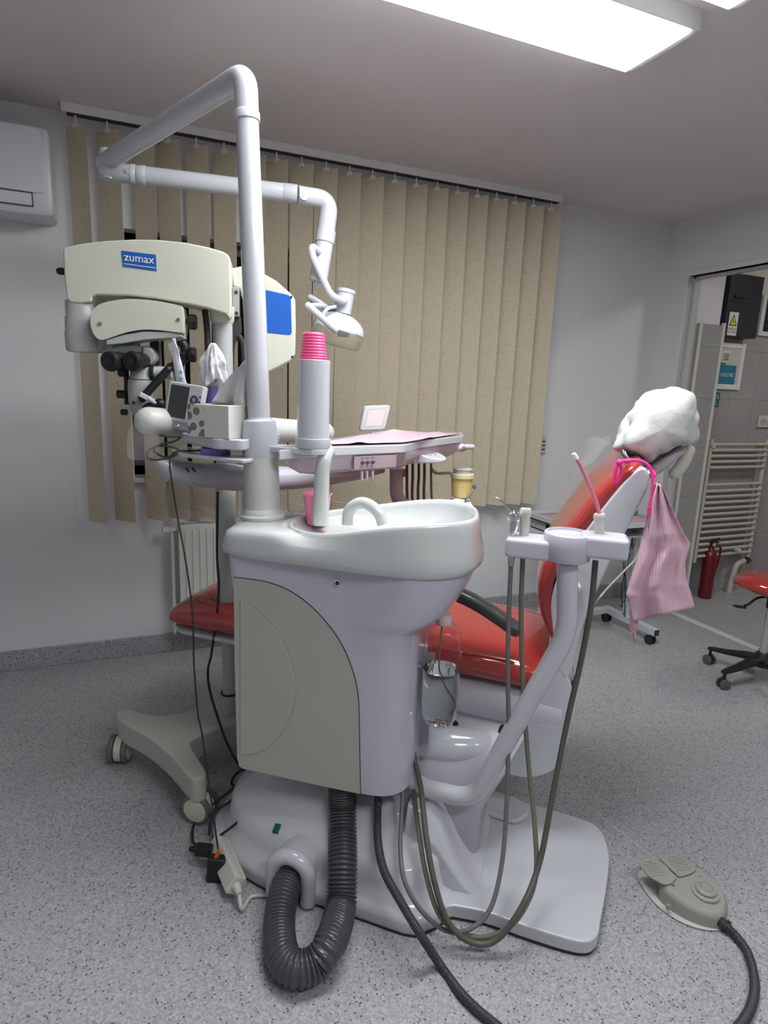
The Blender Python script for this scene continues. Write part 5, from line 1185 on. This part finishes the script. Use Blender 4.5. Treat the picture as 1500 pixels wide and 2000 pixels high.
for px_ in (708, 718, 729):
    bm = new(); q = fpt(px_, TZ-.078)-nn*.0; cyl(bm, q, q-V((0, 0, .028)), .005, n=14); lab(finish('valve_pin', bm, chrome, dt), 'chrome valve pin')
# keypad lobe
kc = ZP(838, 878, TZ-.035); bm = new(); kp = [kc + du*(.075*math.cos(a_)) + V((-du.y, du.x, 0))*(.06*math.sin(a_)) for a_ in [2*PI*k/36 for k in range(36)]]
kz = TZ-.033; bm = new(); kq = YP(834, 881, 2.0); kp = [V((kq.x+.074*math.cos(a_), kq.y+.06*math.sin(a_), kq.z-.036)) for a_ in [2*PI*k/36 for k in range(36)]]
rings(bm, [kp, [p+V((0, 0, .03+.012*((p.y-kq.y)/.05)-.010*((p.x-kq.x)/.058))) for p in kp]]); kd = finish('keypad', bm, white, dt, bevel=.003)
bm = new()
for i in range(5):
    for j in range(3):
        q = V((kq.x-.034+.017*i, kq.y-.026+.024*j, 0)); q.z = kq.z-.036+.03+.012*((q.y-kq.y)/.05)-.010*((q.x-kq.x)/.058)+.0008; obox(bm, q, (.007, .006, .001))
finish('key_symbols', bm, mat('key_grey', (.25, .26, .28), .5), kd, smooth=False)
# right hand grip
bm = new(); q = YP(872, 874, 2.15); q1 = YP(900, 874, 2.15); cyl(bm, q-V((.02, -.03, 0)), q1, .014); lathe(bm, q1-V((.012, 0, 0)), [(.017, -.02), (.018, 0), (.018, .018), (.012, .022)], (1, -.3, 0), 22); rtube(bm, [q1+V((0, .02, .0)), YP(922, 873, 2.2)], .012, 16); finish('hand_grip', bm, white, dt, ang=60)
bm = new(); q = YP(905, 877, 2.11); lathe(bm, q, [(.009, 0), (.009, .004), (.005, .006)], (.2, -1, 0), 18); lab(finish('grip_bolt', bm, steel, dt), 'dark steel bolt')
# paper on tray
bm = new(); g = []
c4 = [ZP(600, 871, TZ+.003), ZP(788, 866, TZ+.003), ZP(898, 848, TZ+.003), ZP(757, 843, TZ+.003)]
for i in range(25):
    u = i/24; row = []
    for j in range(17):
        v_ = j/16; p = c4[0]*(1-u)*(1-v_)+c4[1]*u*(1-v_)+c4[2]*u*v_+c4[3]*(1-u)*v_
        hgt = .004+.010*max(0, noise.noise(V((u*5, v_*4, 7))))+.016*math.exp(-((u-.35)/.08)**2-((v_-.7)/.2)**2)
        row.append(bm.verts.new(p+V((0, 0, hgt))))
    g.append(row)
for i in range(24):
    for j in range(16): bm.faces.new((g[i][j], g[i+1][j], g[i+1][j+1], g[i][j+1]))
o = finish('tray_paper', bm, wax, ang=80); o.modifiers.new('s', 'SOLIDIFY').thickness = .001; tag(o, 'pale pink crumpled paper lying over the instrument tray', 'tray paper')
# little display
st = thing('tray_display', 'small square white display tilted on the far side of tray', 'display', ZP(735, 845, TZ)+V((0, 0, .004)))
YD = 2.30; co = [YP(x, y, YD) for x, y in ((703, 842), (713, 793), (764, 791), (752, 839))]
bm = new(); prism(bm, rpoly(co, .014), (0, .026, 0)); finish('casing', bm, warmw, st, bevel=.006)
cc_ = sum(co, V())/4; bm = new(); prism(bm, [cc_+(p-cc_)*.66+V((0, -.0006, 0)) for p in co], (0, .001, 0)); finish('screen', bm, screenp, st, smooth=False)
bm = new(); prism(bm, [cc_+(p-cc_)*.70+V((0, -.0002, 0)) for p in co], (0, .0008, 0)); finish('screen_bezel', bm, mat('bezel', (.42, .38, .38), .5), st, smooth=False)
bm = new(); a = YP(728, 843, YD+.01); cyl(bm, a, a-V((0, 0, .03)), .008); finish('stem', bm, white, st)
# pipe and arms
bm = new(); tube(bm, fillet([YP(774, 915, 2.12), YP(774, 975, 2.12), YP(800, 992, 2.12), YP(860, 1030, 2.15), YP(870, 1150, 2.2)], .07, 10), .0255, 22); finish('support_pipe', bm, tray, dt, ang=70)
bm = new(); P = [(302, 903, .012), (320, 914, .028), (370, 925, .038), (430, 931, .042), (500, 934, .042), (600, 932, .036), (690, 924, .026), (745, 917, .014)]
Q = catmull([YP(a, b, 1.95+.22*(a-300)/450) for a, b, c in P], 4); W_ = catmull([V((c, 0, 0)) for a, b, c in P], 4)
dA_ = (Q[-1]-Q[0]).normalized(); sd = V((-dA_.y, dA_.x, 0)).normalized()
rings(bm, [superring(q, sd, V((0, 0, 1)), max(.02, w_.x*1.6), w_.x, 28, 2.6) for q, w_ in zip(Q, W_)]); finish('swing_arm', bm, mat('blue_grey_arm', (.45, .46, .51), .25, coat=.3), dt, ang=80)
bm = new(); q = YP(374, 921, 1.86)
for dx in (-.008, .01): cyl(bm, q+V((dx, 0, .0)), q+V((dx, .1, 0)), .003, n=12)
lab(finish('arm_screw', bm, gapm, dt), 'two small dark screws')
bm = new(); rtube(bm, [YP(292, 823, 1.98), YP(632, 846, 2.32)], .043, 30); finish('balance_arm', bm, warmw, dt, ang=70)
# dark handpiece hoses under the tray
for k, (x0_, x1_) in enumerate(((795, 797), (806, 806), (818, 817), (829, 829), (842, 845))):
    o = hose('handpiece_hose', [YP(x0_, 905, 2.13), YP(x0_, 930, 2.13), YP((x0_+x1_)/2-1, 960, 2.13), YP(x1_, 1000, 2.13), YP(x1_+2, 1070, 2.15)], .0055 if k < 4 else .0045, mat('dark_brown_grey_hose', (.07, .062, .055), .5), ['dark hose nearest the pink pipe', 'second dark hose from the pink pipe', 'middle of five dark hoses', 'fourth dark hose from the pink pipe', 'thin rightmost dark hose'][k] + ' under the tray', 'handpiece hoses under the tray')
bm = new(); q = YP(784, 921, 2.25); lathe(bm, q-V((0, 0, .02)), [(.02, 0), (.024, .02), (.024, .03)], n=24); lab(finish('hose_holder', bm, mat('khaki_holder', (.22, .20, .13), .5), dt), 'olive hose holder')
# yellow cup on its bracket
t = thing('waste_cup', 'pale yellow lidded cup on a bracket right of the dark hoses', 'cup', YP(900, 970, 2.2))
q = YP(900, 970, 2.2); z1_ = YP(900, 928, 2.2).z; z2_ = YP(900, 917, 2.2).z
bm = new(); lathe(bm, q, [(.034, 0), (.037, .004), (.042, z1_-q.z)], n=36)
finish('cup_body', bm, yellow, t, ang=40)
bm = new()
for k in range(30):
    a_ = 2*PI*k/30; cyl(bm, q+V((.0365*math.cos(a_), .0365*math.sin(a_), .006)), q+V((.0425*math.cos(a_), .0425*math.sin(a_), z1_-q.z)), .0016, n=6)
finish('cup_ribs', bm, mat('deep_yellow', (.72, .55, .16), .35), t)
bm = new(); lathe(bm, (q.x, q.y, z1_-.012), [(.044, 0), (.049, .002), (.049, .018), (.044, .020)], n=36); finish('cup_ring', bm, mat('cream_ring', (.70, .60, .38), .4), t, ang=40)
bm = new(); lathe(bm, (q.x, q.y, z1_+.008), [(.036, 0), (.038, .014), (.041, .016), (.041, .019), (.036, .019)], n=36); finish('cup_lid', bm, warmw, t, ang=40)
bm = new(); tube(bm, catmull([YP(842, 915, 2.2), YP(852, 924, 2.2), YP(872, 924, 2.2), YP(880, 924, 2.2)]), .006, 10); finish('bracket', bm, mat('khaki_holder', (.3, .3, .2)), t)
# white folded tray paper with a dental instrument behind the bowl
bm = new(); c4 = [YP(858, 987, 2.05), YP(895, 970, 2.2), YP(915, 970, 2.25), YP(925, 990, 2.05)]; prism(bm, c4, (0, 0, -.02)); q = finish('instrument_tray', bm, whites, bevel=.004); tag(q, 'white moulded tray peeking above the right rim of the bowl', 'instrument tray')
t = thing('dental_handpiece', 'slim dark steel handpiece leaning on the white moulded tray', 'handpiece', YP(905, 990, 2.0))
bm = new(); P = [YP(903, 992, 2.03), YP(912, 975, 2.03), YP(920, 962, 2.03), YP(926, 952, 2.03)]; tube(bm, P, .005, 12, lambda i, t: (1, 1.1, .7, .8)[i]); finish('shaft', bm, steel, t)
bm = new(); q = YP(927, 951, 2.03); lathe(bm, q-V((.003, 0, .006)), [(.006, 0), (.0075, .004), (.0075, .012), (.004, .014)], (.3, 0, .9), 16); q = YP(916, 978, 2.02); bmesh.ops.create_icosphere(bm, subdivisions=2, radius=.006, matrix=Matrix.Translation(q)); finish('head', bm, chrome, t)
# clear bag hanging on the left arm end
bm = new(); q = [YP(x, y, 1.9) for x, y in ((252, 838), (248, 862), (250, 893), (270, 899), (292, 896), (300, 880), (296, 850), (285, 836), (268, 826))]; prism(bm, smooth2(q, 3), (.02, .06, 0)); tag(finish('plastic_bag', bm, haze, ang=80), 'clear plastic bag over the left end of the horizontal arm', 'bag')

# ================================================================ MICROSCOPE
mb = ZP(452, 1388, .17); mt_ = thing('dental_microscope', 'cream and grey floor standing surgical microscope left of the lamp post', 'microscope', V((mb.x, mb.y, 0)))
bz_ = .175
top_px = [(227, 1397), (236, 1387), (255, 1386), (295, 1397), (330, 1397), (372, 1388), (420, 1373), (470, 1358), (520, 1352), (530, 1392), (470, 1412), (420, 1425), (378, 1445), (372, 1456), (385, 1478), (399, 1500), (402, 1514), (388, 1522), (370, 1518), (335, 1478), (290, 1440), (240, 1412)]
pt = smooth2([ZP(x, y, bz_) for x, y in top_px], 3); cB = sum(pt, V())/len(pt)
bm = new(); rs = []
def insetpoly(P, d_):
    out = []
    n_ = len(P); A2 = sum(P[i].x*P[(i+1) % n_].y-P[(i+1) % n_].x*P[i].y for i in range(n_)); sg = 1 if A2 > 0 else -1
    for i in range(n_):
        t_ = (P[(i+1) % n_]-P[i-1]); t_.z = 0; t_.normalize(); out.append(P[i] + V((-t_.y, t_.x, 0))*d_*sg)
    return out
prism(bm, [V((p.x, p.y, .088)) for p in pt], (0, 0, .09)); finish('stand_base', bm, mat('grey_cream_base', (.46, .46, .41), .45), mt_, bevel=.016, seg=5)
for (fx_, fy_, dirpx) in ((236, 1486, -.3), (392, 1598, .9), (560, 1500, .3), (520, 1380, .2)):
    q = ZP(fx_, fy_, 0); q = V((q.x, q.y, 0)); a_ = dirpx; ax2 = V((math.cos(a_), math.sin(a_), 0)); R = .052
    if fx_ > 450: q = V((.55, 2.15, 0)) if fx_ == 560 else V((.42, 2.5, 0))
    bm = new(); cyl(bm, q+V((0, 0, .05)), q+V((0, 0, .1)), .012); lathe(bm, q+V((0, 0, R))-ax2*.014, [(.03, 0), (.046, .002), (.046, .026), (.03, .028)], ax2, 28); cs = finish('castor', bm, casterw, mt_, ang=40)
    for sg in (-1, 1):
        bm = new(); c_ = q+V((0, 0, R))+ax2*sg*.016
        lathe(bm, c_, [(R*.7, 0), (R*.96, .0), (R, .004), (R, .014), (R*.95, .018), (R*.78, .018)], ax2*sg, 36); wh = finish('tyre', bm, mat('grey_tyre', (.13, .13, .11), .5), cs, ang=35)
        bm = new(); lathe(bm, c_, [(R*.77, 0), (R*.77, .019), (R*.4, .022), (.0, .0225)], ax2*sg, 32); lab(finish('hub_cap', bm, casterw, cs, ang=35), 'cream round hub cap')
# column
cb_, ctp = K.p(452, 1385, 0), K.p(433, 640, 0); ctp = K.p(434, 615, 0)
bm = new(); cyl(bm, V((cb_.x, cb_.y, .17)), ctp, .031, .033, n=36); finish('column', bm, greyp, mt_)
bm = new(); tube(bm, [V((cb_.x+.036*math.cos(a_), cb_.y+.036*math.sin(a_), K.p(452, 1350, 0).z+.004*math.cos(a_))) for a_ in [2*PI*k/24 for k in range(25)]], .004, 8); lab(finish('cable_loop', bm, rubber, mt_), 'black cable loop round the column')
# upper arm cover
cov = [(122, 487), (128, 482), (160, 475), (205, 470), (260, 467), (310, 468), (360, 473), (405, 482), (435, 491), (446, 497), (450, 506), (451, 560), (452, 618), (448, 624), (440, 613), (405, 602), (360, 592), (300, 582), (250, 577), (190, 576), (180, 580), (178, 590), (160, 593), (138, 591), (130, 583), (125, 540)]
bm = new(); prism(bm, [K.p(x, y, -.075) for x, y in cov], K.v*.15); finish('arm_cover', bm, ivory, mt_, bevel=.016, seg=4)
bm = new(); q = [K.p(x, y, -.0765) for x, y in ((237, 489.5), (304.5, 497.5), (306, 529.5), (240, 520.5))]; prism(bm, q, K.v*.002); bp_ = finish('name_plate', bm, blue, mt_, smooth=False)
xd = (q[1]-q[0]).normalized(); yd = (q[0]-q[3]).normalized(); cc_ = sum(q, V())/4 + yd*.006 - K.v*.0008
text('zumax', .034, cc_, xd, yd, whites, bp_, cw=1.0, ext=.0006)
a_, b_ = K.p(241, 514, -.0775), K.p(305, 523, -.0775); bm = new(); prism(bm, [a_, b_, b_-yd*.002, a_-yd*.002], K.v*.0008); finish('underline', bm, whites, bp_, smooth=False)
bm = new(); q = K.p(122, 530, -.0); rtube(bm, [q-K.u*.008, q+K.u*.02], .011, 14); lab(finish('side_knob', bm, blackp, mt_), 'black knob')
# column collar
bm = new(); lathe(bm, K.p(434, 632, 0), [(.034, 0), (.04, .01), (.042, .055)], (0, 0, 1), 30); finish('column_collar', bm, ivory, mt_, ang=50)
# left pillar
bm = new(); qa = K.p(160, 590, -.01); qb = K.p(168, 688, -.01)
rings(bm, [superring(qa.lerp(qb, t_), K.u, K.v, w_, .062, 30, 2.8) for t_, w_ in ((0, .045), (.3, .046), (.32, .050), (.6, .052), (.62, .055), (.97, .055), (1, .05))]); finish('arm_pillar', bm, mat('silver_grey', (.42, .425, .42), .35), mt_, ang=60)
bm = new(); prism(bm, [K.p(x, y, -.05) for x, y in ((178, 598), (212, 612), (212, 668), (197, 684), (176, 684))], K.v*.09); finish('pillar_block', bm, mat('silver_grey', (.42, .42, .42)), mt_, bevel=.008)
# lower arm
low = [(200, 592), (245, 584), (300, 587), (350, 597), (356, 604), (358, 645), (352, 650), (320, 646), (280, 644), (245, 650), (215, 660), (195, 664), (182, 652), (176, 632), (178, 612), (186, 600)]
bm = new(); prism(bm, smooth2([K.p(x, y, -.105) for x, y in low], 3), K.v*.11); finish('lower_arm', bm, ivory, mt_, bevel=.008)
und = [(207, 664), (240, 654), (280, 647), (330, 648), (352, 652), (356, 658), (330, 660), (280, 664), (240, 671), (208, 674)]
bm = new(); prism(bm, [K.p(x, y, -.10) for x, y in und], K.v*.10); finish('arm_underside', bm, greyp, mt_, bevel=.003)
bm = new()
for x, y in ((195, 632), (348, 624)): q = K.p(x, y, -.108); cyl(bm, q, q+K.v*.01, .006, n=14)
lab(finish('cover_screw', bm, steel, mt_), 'steel cover screws')
# knobs right of the lower arm
bm = new(); prism(bm, [K.p(x, y, -.05) for x, y in ((353, 605), (360, 604), (362, 662), (340, 668), (335, 655), (354, 650))], K.v*.05); finish('joint_plate', bm, greyp, mt_, bevel=.003)
for x, y in ((375, 629), (374, 693)):
    bm = new(); q = K.p(x, y, -.04); rs = []
    for h_, r_ in ((-.012, .018), (-.006, .024), (.012, .024), (.016, .018)):
        rs.append([q + K.u*h_ + (K.v*math.cos(a_)+V((0, 0, math.sin(a_))))*r_*(1+.1*math.cos(6*a_)) for a_ in [2*PI*k/36 for k in range(36)]])
    rings(bm, rs); cyl(bm, q-K.u*.045, q, .008); lab(finish('clamp_knob', bm, blackp, mt_, ang=50), 'black lobed clamp knob')
bm = new(); tube(bm, catmull([K.p(340, 660, -.03), K.p(358, 672, -.03), K.p(362, 690, -.03), K.p(350, 710, -.03), K.p(330, 720, -.03)]), .016, 14); finish('black_joint', bm, blackp, mt_, ang=70)
bm = new(); prism(bm, [K.p(x, y, -.02) for x, y in ((292, 668), (310, 666), (310, 712), (293, 716))], K.v*.05); prism(bm, [K.p(x, y, -.01) for x, y in ((335, 700), (352, 700), (362, 745), (342, 745))], K.v*.03); finish('hanger_bracket', bm, blackp, mt_, bevel=.003)
# binocular head
hv = -.06
bm = new(); pr = [K.p(x, y, hv-.01) for x, y in ((213, 678), (240, 672), (262, 674), (280, 676), (280, 705), (262, 716), (240, 700), (214, 696))]; prism(bm, pr, K.v*.07)
finish('binocular_body', bm, mat('grey_head', (.36, .36, .36), .4), mt_, bevel=.008)
bm = new(); prism(bm, [K.p(x, y, hv-.02) for x, y in ((277, 675), (292, 676), (303, 688), (305, 702), (296, 712), (282, 716), (277, 700))], K.v*.07); finish('tilt_housing', bm, mat('grey_head', (.36, .36, .36)), mt_, bevel=.009)
for x, y in ((212, 706), (255, 706)):
    bm = new(); q = K.p(x, y, hv-.075); d_ = (K.v*1 + K.u*.42 + V((0, 0, .10))).normalized()
    lathe(bm, q, [(.016, .002), (.026, -.001), (.030, .002), (.032, .012), (.030, .022), (.028, .024), (.028, .05), (.024, .052), (.024, .09)], d_, 32); ep = finish('eyepiece', bm, blackp, mt_, ang=35)
    bm = new(); lathe(bm, q-d_*.0005, [(.014, 0), (.0142, .003)], d_, 24); finish('eye_lens', bm, glassm, ep)
bm = new(); rs = []
for x, y, r_ in ((280, 716, .028), (277, 735, .036), (276, 742, .040), (275, 760, .040), (275, 785, .037), (276, 805, .03), (277, 812, .024)): rs.append(superring(K.p(x, y, hv+.01), K.u, K.v, r_*1.0, r_, 32, 2.4))
rings(bm, rs); finish('optic_head', bm, mat('grey_head', (.36, .36, .36)), mt_, ang=60)
bm = new(); q = K.p(276, 741, hv+.01); rings(bm, [superring(q+V((0, 0, d_)), K.u, K.v, .0408, .0408, 32, 2.4) for d_ in (-.001, .001)]); q = K.p(261, 787, hv-.03); cyl(bm, q-K.v*.003, q, .0055); finish('head_seam', bm, gapm, mt_)
bm = new()
for (x, y, r_, l_) in ((238, 770, .0135, .03), (243, 805, .010, .022), (238, 725, .018, .022)): q = K.p(x, y, hv+.01); lathe(bm, q-K.u*l_/2, [(r_*.85, 0), (r_, .003), (r_, l_-.003), (r_*.7, l_)], K.u, 20)
cyl(bm, K.p(248, 790, hv+.02), K.p(246, 700, hv+.02), .008); lab(finish('focus_knob', bm, blackp, mt_, ang=40), 'black focus knobs')
bm = new(); cyl(bm, K.p(290, 728, hv), K.p(335, 728, hv), .02); finish('side_tube', bm, greyp, mt_)
bm = new(); lathe(bm, K.p(293, 728, hv), [(.022, 0), (.026, .002), (.026, .012), (.022, .014)], K.u, 24); rtube(bm, [K.p(328, 722, hv-.03), K.p(278, 778, hv-.04)], .013, 14); rtube(bm, [K.p(312, 790, hv-.05), K.p(290, 800, hv-.05)], .02, 14); finish('side_ring', bm, blackp, mt_, ang=50)
bm = new(); obox(bm, K.p(287, 777, hv-.06), (.05, .02, .016), Matrix.Rotation(.5, 3, 'Y')); obox(bm, K.p(300, 785, hv-.06), (.04, .02, .01), Matrix.Rotation(.6, 3, 'Y')); lab(finish('white_grip', bm, white, mt_, bevel=.003), 'small white grip piece')
# rear counterweight head with blue panel
cw_ = [(449, 524), (478, 518), (505, 528), (540, 548), (567, 572), (577, 584), (578, 640), (577, 690), (570, 704), (526, 727), (486, 712), (480, 690), (478, 600), (468, 565), (455, 560)]
bm = new(); prism(bm, [K.p(x, y, .03) for x, y in cw_], K.v*.17); finish('rear_housing', bm, ivory, mt_, bevel=.008)
bm = new(); prism(bm, rpoly([K.p(x, y, .0285) for x, y in ((505, 563), (568, 577), (570, 655), (505, 648))], .014), K.v*.003); finish('blue_panel', bm, blue, mt_, bevel=.0006, seg=1)
bm = new()
for x, y in ((571, 580), (573, 697)): q = K.p(x-2, y, .0275); cyl(bm, q, q+K.v*.01, .004, n=12)
finish('housing_screw', bm, blackp, mt_)
bm = new(); prism(bm, [K.p(x, y, -.0) for x, y in ((454, 560), (467, 561), (467, 618), (455, 618))], K.v*.1); finish('metal_rail', bm, mat('rail_grey', (.38, .39, .38), .3, metal=.3), mt_, bevel=.002)
bm = new(); prism(bm, [K.p(x, y, .02) for x, y in ((451, 618), (470, 618), (472, 648), (462, 664), (452, 664))], K.v*.06)
finish('cable_clamp', bm, gapm, mt_, bevel=.002)
for x, y in ((461, 571), (462, 612)):
    bm = new(); q = K.p(x, y, -.001); cyl(bm, q, q+K.v*.01, .0065, n=12); finish('rail_bolt', bm, gapm, mt_)
bm = new(); tube(bm, catmull([K.p(462, 655, .0), K.p(456, 675, .0), K.p(454, 710, .0), K.p(454, 760, .0), K.p(455, 800, .0)]), .006, 10); tube(bm, catmull([K.p(466, 655, .0), K.p(473, 668, .0), K.p(476, 700, .0), K.p(474, 760, .0)]), .009, 10); finish('black_lead', bm, rubber, mt_)
bm = new(); P = resample(catmull([K.p(400, 605, -.02), K.p(404, 640, -.02), K.p(406, 690, -.02), K.p(405, 760, -.02), K.p(402, 830, .0)], 8), .0016)
tube(bm, P, .011, 12, lambda i, t: 1-.14*(i % 4 > 1)); finish('corrugated_conduit', bm, rubber, mt_, ang=60)

bpy.context.view_layer.update()
